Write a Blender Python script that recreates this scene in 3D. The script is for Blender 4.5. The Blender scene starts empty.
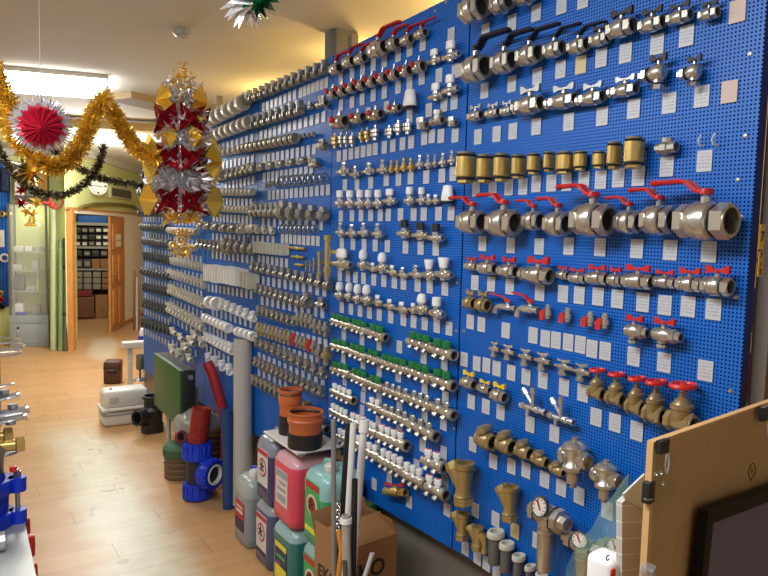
import bpy, bmesh, math, random
from math import sin, cos, pi, radians, sqrt, atan2
from mathutils import Vector, Matrix
random.seed(7)
SC = bpy.context.scene
COL = SC.collection
# ------------------------------------------------------------------ camera
F = 680.0
EYE = Vector((0, 0, 1.87))
v1 = Vector((-436, 67, -680)).normalized()          # camera-space direction of world +Y (along the board)
up = -Vector((-207, -8250, -680))
up = (up - v1 * up.dot(v1)).normalized()            # camera-space direction of world +Z
xr = v1.cross(up).normalized()                      # camera-space direction of world +X
R = Matrix((xr, v1, up))                            # world-from-camera
cam_d = bpy.data.cameras.new('camera'); cam = bpy.data.objects.new('camera', cam_d); COL.objects.link(cam)
cam.matrix_world = Matrix.Translation(EYE) @ R.to_4x4()
cam_d.sensor_width = 36; cam_d.lens = F * 36 / 768; cam_d.clip_start = .05
SC.camera = cam
FWD = R @ Vector((0, 0, -1))
def ray(px, py): return (R @ Vector((px - 384, 288 - py, -F))).normalized()
def hit(px, py, axis, val):
    d = ray(px, py); return EYE + d * ((val - EYE[axis]) / d[axis])
def on_plane(px, py, p0, n):
    d = ray(px, py); return EYE + d * ((p0 - EYE).dot(n) / d.dot(n))
def proj(P):
    c = R.transposed() @ (P - EYE); return (384 + F * c.x / -c.z, 288 - F * c.y / -c.z, -c.z)
def at_dist(px, py, dep):
    d = ray(px, py); return EYE + d * (dep / d.dot(FWD))
D = 1.70
# ------------------------------------------------------------------ materials
MATS = {}
def mat(name, col, rough=.5, metal=0, emit=None, es=0, spec=.5, alpha=1, trans=0, noise=0, nscale=20, bump=0):
    if name in MATS: return MATS[name]
    m = bpy.data.materials.new(name); m.use_nodes = True; nt = m.node_tree; b = nt.nodes['Principled BSDF']
    b.inputs['Base Color'].default_value = (*col, 1); b.inputs['Roughness'].default_value = rough
    b.inputs['Metallic'].default_value = metal; b.inputs['Specular IOR Level'].default_value = spec
    b.inputs['Alpha'].default_value = alpha; b.inputs['Transmission Weight'].default_value = trans
    if emit: b.inputs['Emission Color'].default_value = (*emit, 1); b.inputs['Emission Strength'].default_value = es
    if noise or bump:
        tc = nt.nodes.new('ShaderNodeTexCoord'); n = nt.nodes.new('ShaderNodeTexNoise'); n.inputs['Scale'].default_value = nscale
        nt.links.new(tc.outputs['Object'], n.inputs['Vector'])
        if noise:
            mx = nt.nodes.new('ShaderNodeMix'); mx.data_type = 'RGBA'
            mx.inputs[6].default_value = (*[c * (1 - noise) for c in col], 1); mx.inputs[7].default_value = (*[min(1, c * (1 + noise)) for c in col], 1)
            nt.links.new(n.outputs['Fac'], mx.inputs[0]); nt.links.new(mx.outputs[2], b.inputs['Base Color'])
        if bump:
            bp = nt.nodes.new('ShaderNodeBump'); bp.inputs['Strength'].default_value = bump; bp.inputs['Distance'].default_value = .01
            nt.links.new(n.outputs['Fac'], bp.inputs['Height']); nt.links.new(bp.outputs[0], b.inputs['Normal'])
    MATS[name] = m; return m
class G:  # tiny node helper
    def __init__(s, name, rough=.5, metal=0, spec=.5):
        s.m = bpy.data.materials.new(name); s.m.use_nodes = True; s.nt = s.m.node_tree; s.b = s.nt.nodes['Principled BSDF']
        s.b.inputs['Roughness'].default_value = rough; s.b.inputs['Metallic'].default_value = metal; s.b.inputs['Specular IOR Level'].default_value = spec
        MATS[name] = s.m
    def n(s, t, **k):
        x = s.nt.nodes.new(t)
        for a, v in k.items(): setattr(x, a, v)
        return x
    def put(s, sock, v):
        if hasattr(v, 'is_linked') or hasattr(v, 'links'): s.nt.links.new(v, sock)
        else: sock.default_value = v
    def math(s, op, a, b=0.0, c=0.0):
        x = s.n('ShaderNodeMath', operation=op); s.put(x.inputs[0], a); s.put(x.inputs[1], b); s.put(x.inputs[2], c); return x.outputs[0]
    def mix(s, f, a, b):
        x = s.n('ShaderNodeMix', data_type='RGBA'); s.put(x.inputs[0], f); s.put(x.inputs[6], a); s.put(x.inputs[7], b); return x.outputs[2]
    def obj(s):
        tc = s.n('ShaderNodeTexCoord'); sp = s.n('ShaderNodeSeparateXYZ'); s.nt.links.new(tc.outputs['Object'], sp.inputs[0]); return tc.outputs['Object'], sp.outputs[0], sp.outputs[1], sp.outputs[2]
    def noise(s, vec, scale, detail=2):
        x = s.n('ShaderNodeTexNoise'); x.inputs['Scale'].default_value = scale; x.inputs['Detail'].default_value = detail
        if vec is not None: s.nt.links.new(vec, x.inputs['Vector'])
        return x.outputs['Fac']
def srgb(r, g, b):
    f = lambda c: (c / 255 / 12.92) if c / 255 <= .04045 else ((c / 255 + .055) / 1.055) ** 2.4
    return (f(r), f(g), f(b))
NICKEL = mat('nickel', (.60, .575, .505), .28, .86)
NICKEL2 = mat('aged_nickel', (.42, .40, .345), .38, .8)
CHROME = mat('chrome', (.62, .63, .65), .2, .8)
STEEL = mat('steel', (.42, .42, .41), .35, .9)
BRASS = mat('brass', (.66, .47, .15), .3, .7)
ABRASS = mat('aged_brass', (.50, .37, .15), .34, .7, noise=.15, nscale=8)
BRONZE = mat('bronze', (.44, .34, .17), .36, .65, noise=.2, nscale=9)
WHITE = mat('white_plastic', (.80, .80, .78), .35)
CREAM = mat('cream_plastic', (.55, .53, .45), .45)
GREYP = mat('grey_plastic', (.42, .41, .37), .5)
DARKP = mat('dark_grey_plastic', (.07, .075, .075), .55)
BLACK = mat('black_plastic', (.012, .012, .014), .45)
BORE_SHADE = mat('bore_shade', (.012, .010, .009), .8)  # near-black discs, the shade inside open bores put into colour
RED = mat('red_enamel', srgb(188, 34, 34), .38)
REDH = mat('red_handwheel', srgb(214, 44, 36), .4)
GREEN = mat('green_plastic', srgb(10, 110, 58), .4)
YELLOW = mat('yellow_plastic', srgb(232, 196, 26), .4)
BLUE = mat('blue_plastic', srgb(8, 52, 190), .38)
PINKRED = mat('red_mark', srgb(220, 90, 80), .5)
GAUGEF = mat('gauge_face', (.78, .76, .70), .4)
HOOK = mat('hook_steel', (.35, .36, .38), .4, .8)
STEELMESH = mat('steel_mesh', (.16, .155, .15), .5, .5, noise=.4, nscale=120)
# ------------------------------------------------------------------ mesh helpers
AX = {'x': Matrix(((0, 0, 1), (1, 0, 0), (0, 1, 0))), 'y': Matrix(((0, 1, 0), (0, 0, 1), (1, 0, 0))), 'z': Matrix.Identity(3)}
class MB:
    def __init__(s): s.bm = bmesh.new()
    def lathe(s, prof, axis='z', c=(0, 0, 0), seg=14, rot=None):
        M = AX[axis] if rot is None else rot
        c = Vector(c); rings = []
        for r, t in prof:
            if r < 1e-6: rings.append([s.bm.verts.new(c + M @ Vector((0, 0, t)))])
            else: rings.append([s.bm.verts.new(c + M @ Vector((r * cos(2 * pi * (k + .5) / seg), r * sin(2 * pi * (k + .5) / seg), t))) for k in range(seg)])
        for a, b in zip(rings, rings[1:]):
            for k in range(seg):
                k2 = (k + 1) % seg
                vs = [a[k % len(a)], a[k2 % len(a)], b[k2 % len(b)], b[k % len(b)]]
                u = []
                for v in vs:
                    if v not in u: u.append(v)
                if len(u) > 2:
                    try: s.bm.faces.new(u)
                    except ValueError: pass
        return s
    def cyl(s, p0, p1, r, r1=None, seg=12, caps=True):
        p0, p1 = Vector(p0), Vector(p1); d = p1 - p0; L = d.length
        q = Vector((0, 0, 1)).rotation_difference(d.normalized()).to_matrix()
        r1 = r if r1 is None else r1
        pr = [(r, 0), (r1, L)]
        if caps: pr = [(0, 0)] + pr + [(0, L)]
        return s.lathe(pr, c=p0, seg=seg, rot=q)
    def pipe(s, p0, p1, ro, ri, seg=16, depth=None):   # open tube with a wall, its bore open at p1
        p0, p1 = Vector(p0), Vector(p1); d = p1 - p0; L = d.length
        q = Vector((0, 0, 1)).rotation_difference(d.normalized()).to_matrix()
        dp = depth if depth else L * .9
        return s.lathe([(0, 0), (ro, 0), (ro, L), (ri, L), (ri, L - dp), (0, L - dp)], c=p0, seg=seg, rot=q)
    def tube(s, pts, r, seg=8, flat=1):
        pts = [Vector(p) for p in pts]; rings = []; n = len(pts)
        prev = None
        for i, p in enumerate(pts):
            t = (pts[min(i + 1, n - 1)] - pts[max(i - 1, 0)]).normalized()
            u = Vector((0, 1, 0)) if prev is None else prev
            if abs(u.dot(t)) > .95: u = Vector((1, 0, 0))
            u = (u - t * u.dot(t)).normalized(); w = t.cross(u); prev = u
            rr = r[i] if isinstance(r, (list, tuple)) else r
            rings.append([s.bm.verts.new(p + (u * cos(2 * pi * k / seg) + w * sin(2 * pi * k / seg) * flat) * rr) for k in range(seg)])
        for a, b in zip(rings, rings[1:]):
            for k in range(seg): s.bm.faces.new((a[k], a[(k + 1) % seg], b[(k + 1) % seg], b[k]))
        s.bm.faces.new(rings[0][::-1]); s.bm.faces.new(rings[-1]); return s
    def box(s, c, size, rot=None, bev=0):
        c = Vector(c); h = Vector(size) / 2; M = rot or Matrix.Identity(3)
        vs = [s.bm.verts.new(c + M @ Vector((sx * h.x, sy * h.y, sz * h.z))) for sx in (-1, 1) for sy in (-1, 1) for sz in (-1, 1)]
        fs = [s.bm.faces.new([vs[i] for i in f]) for f in ((0, 1, 3, 2), (4, 6, 7, 5), (0, 4, 5, 1), (2, 3, 7, 6), (0, 2, 6, 4), (1, 5, 7, 3))]
        if bev:
            es = list({e for f in fs for e in f.edges})
            bmesh.ops.bevel(s.bm, geom=es, offset=bev, segments=3, profile=.5, affect='EDGES')
        return s
    def torus(s, c, R_, r, axis='z', seg=20, sub=6, rot=None):
        M = AX[axis] if rot is None else rot; c = Vector(c); g = []
        for i in range(seg):
            a = 2 * pi * i / seg
            g.append([s.bm.verts.new(c + M @ Vector(((R_ + r * cos(2 * pi * j / sub)) * cos(a), (R_ + r * cos(2 * pi * j / sub)) * sin(a), r * sin(2 * pi * j / sub)))) for j in range(sub)])
        for i in range(seg):
            for j in range(sub):
                s.bm.faces.new((g[i][j], g[(i + 1) % seg][j], g[(i + 1) % seg][(j + 1) % sub], g[i][(j + 1) % sub]))
        return s
    def poly(s, pts): s.bm.faces.new([s.bm.verts.new(Vector(p)) for p in pts]); return s
    def prism(s, pts, n):   # polygon pushed by vector n
        n = Vector(n); a = [s.bm.verts.new(Vector(p)) for p in pts]; b = [s.bm.verts.new(Vector(p) + n) for p in pts]
        s.bm.faces.new(a); s.bm.faces.new(b[::-1])
        for i in range(len(a)): j = (i + 1) % len(a); s.bm.faces.new((a[j], a[i], b[i], b[j]))
        return s
    def mesh(s, name, m, sharp=35):
        bmesh.ops.recalc_face_normals(s.bm, faces=s.bm.faces)
        me = bpy.data.meshes.new(name); s.bm.to_mesh(me); s.bm.free()
        me.materials.append(m)
        me.polygons.foreach_set('use_smooth', [True] * len(me.polygons)); me.set_sharp_from_angle(angle=radians(sharp))
        return me
def link(name, me, parent=None, loc=None, M=None):
    o = bpy.data.objects.new(name, me); COL.objects.link(o)
    if parent: o.parent = parent
    if loc is not None: o.location = loc
    if M is not None: o.matrix_local = M
    return o
LABELS = {}
def tag(o, label, cat, group=None, kind=None):
    o['label'] = label; o['category'] = cat
    if group: o['group'] = group
    if kind: o['kind'] = kind
    n = len(label.split())
    if n < 4 or n > 16: print('LABEL LENGTH', n, label)
    if label in LABELS: print('LABEL DUP', label)
    LABELS[label] = 1
    return o
def root(name, label, cat, loc=(0, 0, 0), rz=0, group=None):
    o = bpy.data.objects.new(name, None); COL.objects.link(o); o.empty_display_size = .05
    o.location = loc; o.rotation_euler = (0, 0, rz); tag(o, label, cat, group); return o
def struct(name, mb, m, parent=None, **k):
    o = link(name, mb.mesh(name, m, **k), parent)
    if not parent: o['kind'] = 'structure'
    return o
ORD = 'first second third fourth fifth sixth seventh eighth ninth tenth eleventh twelfth thirteenth fourteenth fifteenth sixteenth seventeenth eighteenth nineteenth twentieth'.split()
def ordn(i):
    if i < 20: return ORD[i]
    t = {2: 'twenty', 3: 'thirty', 4: 'forty'}[(i + 1) // 10]; u = (i + 1) % 10
    return (t[:-1] + 'ieth') if u == 0 else t + '-' + ORD[u - 1]
# ------------------------------------------------------------------ prototypes of the fittings
# local axes: x along the row towards the counter, -y out of the board, z up. Body height about 1.
PROTO = {}
class P:
    def __init__(s, name, desc, cat, h0=1., L0=2., t0=1., off0=.75, hookz=.2, hookr=.06):
        s.name, s.desc, s.cat, s.h0, s.L0, s.t0, s.off0 = name, desc, cat, h0, L0, t0, off0; s.parts = []
        if hookr: s.add('hook', MB().cyl((0, 0, hookz), (0, off0, hookz), hookr, seg=6), HOOK)
    def add(s, name, mb, m, label=None): s.parts.append((name, mb.mesh(name, m), label)); return s
def hex_open(mb, x0, x1, rh, ri, sgn=1, axis='x', c=(0, 0, 0)):
    mb.lathe([(rh * .8, sgn * x0), (rh, sgn * (x0 + .04)), (rh, sgn * x1), (ri + .05, sgn * x1)], axis, c, seg=6)
    mb.lathe([(ri + .07, sgn * (x1 - .03)), (ri + .07, sgn * (x1 + .05)), (ri, sgn * (x1 + .05)), (ri * .97, sgn * x0)], axis, c, seg=16)
def wing(col, w=.85, z=.72, z2=.80):
    m = MB()
    m.lathe([(0, z + .12), (.13, z + .12), (.16, z), (.13, z - .08), (0, z - .08)], 'z', seg=10)
    for sg in (-1, 1):
        m.prism([(sg * .04, -.10, z - .04), (sg * w * .4, -.10, z - .03), (sg * w * .9, -.10, z - .12), (sg * w, -.10, z - .06), (sg * w * 1.02, -.10, z2 + .22), (sg * w * .8, -.10, z2 + .24), (sg * w * .4, -.10, z2 + .06), (sg * .1, -.10, z + .10)], (0, .20, 0))
    return m
def p_ball(handle, col=RED, bmat=NICKEL, colname='red', name=None, union=False, size='', Lx=1.0):
    bn = {'nickel': 'nickel', 'brass': 'brass', 'bronze': 'bronze', 'chrome': 'chrome'}[bmat.name]
    hn = {'left': 'lever', 'right': 'lever', 'wing': 'butterfly handle', 'knob': 'knob', 'none': ''}[handle]
    p = P(name or ('ball_valve' if handle != 'wing' else 'butterfly_ball_valve'), f'{size}{bn} ball valve with {colname} {hn}', 'valve', t0=.95)
    b = MB()
    b.lathe([(0, -1.0), (.38, -1.0), (.45, -.98), (.45, -.66), (.38, -.6)], 'x', seg=6)
    b.lathe([(.38, -.64), (.38, -.56), (.44, -.5), (.5, -.36), (.5, .26), (.45, .34), (.38, .38), (.38, .5)], 'x', seg=20)
    b.cyl((0, 0, .42), (0, 0, .62), .17, seg=12)
    p.add('body', b, bmat)
    e = MB(); hex_open(e, .46, .96, .47, .34); p.add('end_cap', e, bmat)
    p.add('bore', MB().lathe([(0, .62), (.335, .62)], 'x', seg=16), BORE_SHADE)
    p.add('seal_ring', MB().torus((.43, 0, 0), .39, .045, 'x', seg=16, sub=5), BLACK)
    p.add('stem_nut', MB().cyl((0, 0, .6), (0, 0, .84), .12, seg=6), BRASS if bmat is BRASS else STEEL)
    sg = -1 if handle == 'left' else 1
    if handle in ('left', 'right'):
        l = MB(); l.lathe([(0, .82), (.2, .82), (.22, .76), (.22, .68), (0, .66)], 'z', seg=12)
        LE = 2.15 if handle == 'left' else 3.0
        pts = [(sg * .05, 0, .74), (sg * .35, -.02, .78), (sg * .72, -.04, 1.0), (sg * .95, -.05, 1.04), (sg * LE, -.05, 1.02)]
        for a, c_ in zip(pts, pts[1:]):
            a, c_ = Vector(a), Vector(c_); l.prism([a + Vector((0, -.15, .03)), c_ + Vector((0, -.15, .03)), c_ + Vector((0, .15, .03)), a + Vector((0, .15, .03))], (0, 0, -.07))
            l.cyl(a + Vector((0, -.14, 0)), c_ + Vector((0, -.14, 0)), .06, seg=6); l.cyl(a + Vector((0, .14, 0)), c_ + Vector((0, .14, 0)), .06, seg=6)
        l.lathe([(0, -.1), (.16, -.05), (.18, 0), (.16, .05), (0, .1)], 'z', pts[-1], seg=10)
        p.add('lever', l, col, f'{colname} lever')
    elif handle == 'wing': p.add('handle', wing(col), col, f'{colname} butterfly handle')
    elif handle == 'knob':
        p.add('handle', MB().lathe([(0, -.82), (.2, -.8), (.27, -.7), (.27, -.58), (.18, -.5), (0, -.5)], 'y', (-.15, 0, .12), seg=12), col, f'{colname} knob')
    if union:
        u = MB(); u.lathe([(.3, -1.0), (.3, -1.15), (.38, -1.17), (.38, -1.42), (.3, -1.45), (.26, -1.6), (0, -1.6)], 'x', seg=8); p.add('union_nut', u, bmat); p.L0 = 2.6
    return p
def p_angle_ball():
    p = P('angle_ball_valve', 'nickel angled ball valve with black handle', 'valve', h0=1.3, L0=2.6, t0=.9)
    b = MB(); b.lathe([(.3, -.7), (.36, -.5), (.46, -.3), (.5, 0), (.46, .3), (.3, .5), (0, .56)], 'x', seg=18); b.cyl((.05, 0, .4), (.05, 0, .62), .15)
    b.cyl((.05, 0, -.3), (.05, 0, -.6), .3, seg=14); p.add('body', b, NICKEL)
    p.add('seal_ring', MB().torus((.05, 0, -.6), .3, .06, 'z'), BLACK).add('seal_ring', MB().torus((-.68, 0, 0), .34, .06, 'x'), BLACK)
    e = MB().lathe([(0, -.62), (.36, -.62), (.38, -.66), (.38, -.9), (0, -.9)], 'z', (.05, 0, 0), seg=6); p.add('outlet', e, NICKEL)
    p.add('union_nut', MB().lathe([(.3, -.68), (.42, -.74), (.42, -1.05), (.3, -1.08), (.28, -1.4), (0, -1.4)], 'x', seg=6), NICKEL)
    p.add('handle', wing(BLACK, .6), BLACK, 'black butterfly handle'); return p
def p_angle_red():
    p = P('angle_ball_valve', 'nickel angled valve with red butterfly handle', 'valve', h0=1.2, L0=2.6, t0=.9)
    b = MB(); b.lathe([(0, -.8), (.34, -.8), (.4, -.7), (.4, -.4), (.46, -.3), (.5, 0), (.46, .3), (.34, .5), (.3, .6)], 'x', seg=18); b.cyl((-.1, 0, .4), (-.1, 0, .62), .15)
    b.cyl((-.1, 0, -.3), (-.1, 0, -.52), .34, seg=14); p.add('body', b, NICKEL)
    p.add('seal_ring', MB().torus((-.1, 0, -.54), .33, .05, 'z'), BLACK)
    p.add('outlet', MB().lathe([(0, -.56), (.36, -.56), (.38, -.6), (.38, -.78), (0, -.78)], 'z', (-.1, 0, 0), seg=8), NICKEL)
    p.add('union_nut', MB().lathe([(.3, .55), (.44, .6), (.44, .95), (.34, .98), (.32, 1.35), (.24, 1.35), (.24, .9), (0, .9)], 'x', seg=8), NICKEL)
    p.add('bore', MB().lathe([(0, 1.1), (.24, 1.1)], 'x', seg=12), BORE_SHADE)
    p.add('handle', wing(RED, .8), RED, 'red butterfly handle'); return p
def p_check():
    p = P('check_valve', 'brass spring check valve', 'valve', h0=1.1, L0=.8, t0=.8, off0=.62)
    p.add('body', MB().lathe([(.3, .52), (.3, .44), (.4, .38), (.4, -.3), (.33, -.36), (.33, -.42)], 'z', seg=24), BRASS)
    p.add('seal_ring', MB().torus((0, 0, .43), .36, .055, 'z'), BLACK, 'black seal ring').add('seal_ring', MB().torus((0, 0, -.38), .35, .045, 'z'), BLACK, 'black seal ring')
    p.add('top_ring', MB().lathe([(.32, .44), (.34, .55), (.26, .57), (.25, .3), (0, .3)], 'z', seg=20), BRONZE)
    p.add('hex_end', MB().lathe([(0, -.56), (.28, -.56), (.34, -.53), (.34, -.4), (0, -.38)], 'z', seg=6), BRASS); return p
def p_radvalve(knob):
    kd = {'white': ('white cap', WHITE), 'thermo': ('white thermostatic head', WHITE), 'black': ('black knob', BLACK), 'bare': ('bare stem', CHROME), 'cone': ('white conical knob', WHITE), 'wcap': ('low white cap', WHITE), 'brass': ('bare brass stem', BRASS)}[knob]
    bm_ = BRASS if knob == 'brass' else NICKEL
    p = P('radiator_valve', f'nickel radiator valve with {kd[0]}' if knob != 'brass' else 'brass radiator valve body', 'valve', h0=1.0, L0=.82, t0=.5, off0=.45, hookz=-.2, hookr=.04)
    b = MB(); b.lathe([(0, -.42), (.14, -.42), (.14, -.2), (.2, -.12), (.21, 0), (.19, .12), (.12, .22), (0, .22)], 'x', (0, 0, -.25), seg=12)
    b.cyl((0, 0, -.2), (0, 0, .05), .15, seg=12); b.cyl((0, 0, -.3), (0, 0, -.52), .13, seg=10); p.add('body', b, bm_)
    u = MB(); u.lathe([(.12, .16), (.22, .2), (.22, .38), (.13, .4)], 'x', (0, 0, -.25), seg=6); u.lathe([(.15, .38), (.15, .5), (.1, .5), (.1, .3), (0, .3)], 'x', (0, 0, -.25), seg=12)
    p.add('union_nut', u, CHROME if knob in ('bare', 'white') else bm_)
    if knob in ('white', 'black'): k = MB().lathe([(0, .5), (.17, .5), (.21, .46), (.21, .12), (.18, .08), (0, .08)], 'z', seg=14); 
    elif knob == 'thermo': k = MB().lathe([(0, .52), (.1, .52), (.19, .44), (.23, .25), (.22, .1), (.15, .02), (0, .02)], 'z', seg=16)
    elif knob == 'cone': k = MB().lathe([(0, .52), (.24, .52), (.25, .48), (.17, .06), (0, .04)], 'z', seg=16)
    elif knob == 'wcap': k = MB().lathe([(0, .3), (.13, .3), (.15, .26), (.15, .06), (0, .06)], 'z', seg=12)
    else: k = MB().lathe([(0, .44), (.12, .44), (.15, .4), (.15, .24), (.1, .2), (.1, .12), (.19, .1), (.19, -.02), (0, -.02)], 'z', seg=8)
    p.add('knob' if knob not in ('bare', 'brass') else 'stem', k, kd[1], kd[0]); return p
def p_thermohead():
    p = P('thermostatic_head', 'large white thermostatic radiator head', 'valve', h0=1.1, L0=.7, t0=.6, off0=.5, hookr=.05)
    p.add('cap', MB().lathe([(0, .55), (.2, .55), (.24, .5), (.34, -.25), (.3, -.35), (0, -.35)], 'z', seg=18), WHITE)
    p.add('collar', MB().lathe([(0, -.32), (.3, -.32), (.32, -.4), (.25, -.5), (0, -.5)], 'z', seg=14), BLACK, 'dark collar'); return p
def p_airvent(m, nm):
    p = P('air_vent', f'{nm} automatic air vent', 'valve', h0=1.1, L0=.6, t0=.6, off0=.5, hookr=.05)
    p.add('body', MB().lathe([(0, .3), (.22, .3), (.3, .24), (.3, -.24), (.22, -.3), (.14, -.34), (.14, -.52), (0, -.52)], 'z', seg=16), m)
    p.add('cap', MB().lathe([(0, .56), (.07, .56), (.08, .4), (.12, .36), (.12, .28), (0, .28)], 'z', seg=10), m)
    p.add('seal_ring', MB().torus((0, 0, 0), .3, .03, 'z'), BLACK); return p
def p_manifold(n, knob):
    kd = {'green': ('green knobs', GREEN), 'white': ('white caps', WHITE), 'bare': ('bare stems', NICKEL), 'red': ('red-marked white caps', WHITE)}[knob]
    pt = .44; L = n * pt
    p = P('manifold', f'nickel {("two", "three", "four")[n - 2]}-outlet manifold with {kd[0]}', 'manifold', h0=1.05, L0=L + .2, t0=.35, off0=.5, hookz=0, hookr=.05)
    b = MB(); b.lathe([(0, -L / 2 - .1), (.2, -L / 2 - .1), (.22, -L / 2)], 'x', (0, 0, -.12), seg=14)
    pr = [(.22, -L / 2)]
    for k in range(n): c_ = -L / 2 + (k + .5) * pt; pr += [(.21, c_ - .17), (.26, c_ - .12), (.26, c_ + .12), (.21, c_ + .17)]
    pr += [(.21, L / 2)]; b.lathe(pr, 'x', (0, 0, -.12), seg=14); p.add('tube', b, NICKEL)
    e = MB(); e.lathe([(.21, L / 2 - .02), (.31, L / 2), (.31, L / 2 + .18), (.22, L / 2 + .2), (.215, L / 2), (0, L / 2 - .01)], 'x', (0, 0, -.12), seg=16); p.add('end_collar', e, NICKEL)
    p.add('bore', MB().lathe([(0, L / 2 + .05), (.214, L / 2 + .05)], 'x', (0, 0, -.12), seg=14), BORE_SHADE)
    o = MB()
    for k in range(n):
        c_ = -L / 2 + (k + .5) * pt; dn = Vector((0, -.55, -.83)).normalized(); st = Vector((c_, -.05, -.15))
        o.cyl(st, st + dn * .38, .09, seg=8); o.cyl(st + dn * .26, st + dn * .36, .12, seg=6)
        p.add('outlet', o, NICKEL2); o = MB()
        if knob == 'green': k_ = MB().lathe([(0, .5), (.17, .5), (.2, .46), (.2, .16), (0, .14)], 'z', (c_, 0, 0), seg=12).cyl((c_, 0, 0), (c_, 0, .16), .1, seg=8)
        elif knob == 'bare': k_ = MB().lathe([(0, .44), (.1, .44), (.14, .38), (.14, .2), (.1, .16), (.1, 0)], 'z', (c_, 0, 0), seg=8)
        else: k_ = MB().lathe([(0, .5), (.13, .5), (.16, .46), (.16, .24), (.12, .2), (.12, 0)], 'z', (c_, -.03, 0), seg=10)
        p.add('knob' if knob != 'bare' else 'stem', k_, kd[1])
        if knob == 'red': p.add('red_mark', MB().lathe([(0, .515), (.1, .515), (.1, .49)], 'z', (c_, -.03, 0), seg=10), PINKRED)
    o.bm.free(); return p
def p_gate():
    p = P('gate_valve', 'bronze gate valve with red handwheel', 'valve', h0=1.5, L0=1.3, t0=.7, off0=.6, hookz=-.4)
    b = MB(); b.lathe([(0, -.55), (.3, -.55), (.32, -.5), (.32, -.32), (.24, -.26), (.3, -.1), (.3, .1), (.24, .26), (.24, .3)], 'x', (0, 0, -.42), seg=8)
    b.lathe([(.26, -.42), (.34, -.25), (.34, -.02), (.4, 0), (.4, .1), (.32, .13), (.24, .26), (.13, .32), (.13, .45), (.08, .47), (.08, .62)], 'z', seg=18); p.add('body', b, BRONZE)
    e = MB(); hex_open(e, .28, .5, .34, .22, c=(0, 0, -.42)); p.add('end_cap', e, BRONZE)
    p.add('bore', MB().lathe([(0, .35), (.22, .35)], 'x', (0, 0, -.42), seg=12), BORE_SHADE)
    w = MB(); w.torus((0, 0, .66), .4, .075, 'z', seg=24)
    for k in range(5): a = 2 * pi * k / 5; w.cyl((0, 0, .64), (.38 * cos(a), .38 * sin(a), .66), .045, seg=6)
    w.lathe([(0, .72), (.1, .72), (.13, .6), (0, .58)], 'z', seg=10); p.add('handwheel', w, REDH, 'red handwheel')
    p.add('stem_nut', MB().cyl((0, 0, .7), (0, 0, .78), .05, seg=6), STEEL); return p
def p_strainer():
    p = P('y_strainer', 'brass Y strainer', 'strainer', h0=1.5, L0=1.25, t0=.7, off0=.6, hookz=.3)
    b = MB(); b.lathe([(.3, .5), (.32, .35), (.3, .1), (.28, -.2), (.3, -.35), (.34, -.42)], 'z', (.12, 0, 0), seg=18)
    d0 = Vector((.12, 0, -.2)); d1 = Vector((-.46, -.12, .60)); b.cyl(d0, d0 + (d1 - d0) * .8, .26, .29, seg=16); p.add('body', b, ABRASS)
    b = MB(); b.cyl(d0 + (d1 - d0) * .74, d1, .32, .3, seg=8); p.add('filter_cap', b, ABRASS)
    e = MB(); e.lathe([(.3, .48), (.38, .52), (.38, .68), (.34, .7), (.27, .7), (.26, .35), (0, .34)], 'z', (.12, 0, 0), seg=20); p.add('rim', e, ABRASS)
    p.add('hex_end', MB().lathe([(0, -.75), (.33, -.75), (.38, -.7), (.38, -.46), (.3, -.42), (0, -.4)], 'z', (.12, 0, 0), seg=6), ABRASS); return p
def p_swing():
    p = P('swing_check_valve', 'bronze swing check valve with hexagonal cap', 'valve', h0=1.2, L0=1.4, t0=.9, off0=.6)
    b = MB(); b.lathe([(.32, -.7), (.36, -.66), (.36, -.5), (.3, -.42), (.42, -.15), (.45, .1), (.36, .38), (.3, .42)], 'x', (0, 0, -.1), seg=18)
    b.lathe([(0, -.7), (.33, -.7)], 'x', (0, 0, -.1), seg=18); b.cyl((-.08, -.02, .1), (-.14, -.04, .36), .36, .36, seg=18); p.add('body', b, BRONZE)
    e = MB(); hex_open(e, .4, .66, .42, .3, c=(0, 0, -.1)); p.add('end_cap', e, BRONZE)
    p.add('bore', MB().lathe([(0, .46), (.3, .46)], 'x', (0, 0, -.1), seg=14), BORE_SHADE)
    q = MB(); q.cyl((-.10, -.08, .34), (-.12, -.12, .47), .47, .44, seg=8); q.cyl((-.12, -.12, .46), (-.13, -.14, .56), .36, .33, seg=6); p.add('hex_cap', q, BRONZE); return p
def p_reducer():
    p = P('pressure_reducer', 'nickel pressure reducer with domed bonnet', 'valve', h0=1.7, L0=1.3, t0=.8, off0=.7)
    b = MB(); b.lathe([(.42, .3), (.45, .36), (.45, .44), (.36, .54), (.18, .62), (.13, .64), (.13, .74), (0, .76)], 'z', seg=20); p.add('bonnet', b, NICKEL)
    b = MB(); b.lathe([(0, .34), (.4, .32), (.36, .22), (.3, .05), (.36, -.12), (.42, -.18), (.42, -.28), (.3, -.36), (.24, -.4), (.24, -.72), (.12, -.76), (.12, -.88), (0, -.88)], 'z', seg=20)
    b.lathe([(.22, -.6), (.22, .4)], 'x', (0, 0, .08), seg=14); b.lathe([(0, -.62), (.26, -.62), (.3, -.55), (.26, -.48), (.2, -.44)], 'x', (0, 0, .08), seg=14)
    b.cyl((-.1, 0, .08), (-.22, -.45, .08), .13, seg=10); p.add('body', b, NICKEL)
    e = MB(); hex_open(e, .38, .62, .3, .2, c=(0, 0, .08)); p.add('end_cap', e, NICKEL)
    p.add('bore', MB().lathe([(0, .45), (.2, .45)], 'x', (0, 0, .08), seg=14), BRASS, 'brass bore')
    p.add('cap', MB().lathe([(0, -.9), (.07, -.9), (.08, -.84)], 'z', seg=8), BLACK); return p
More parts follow.
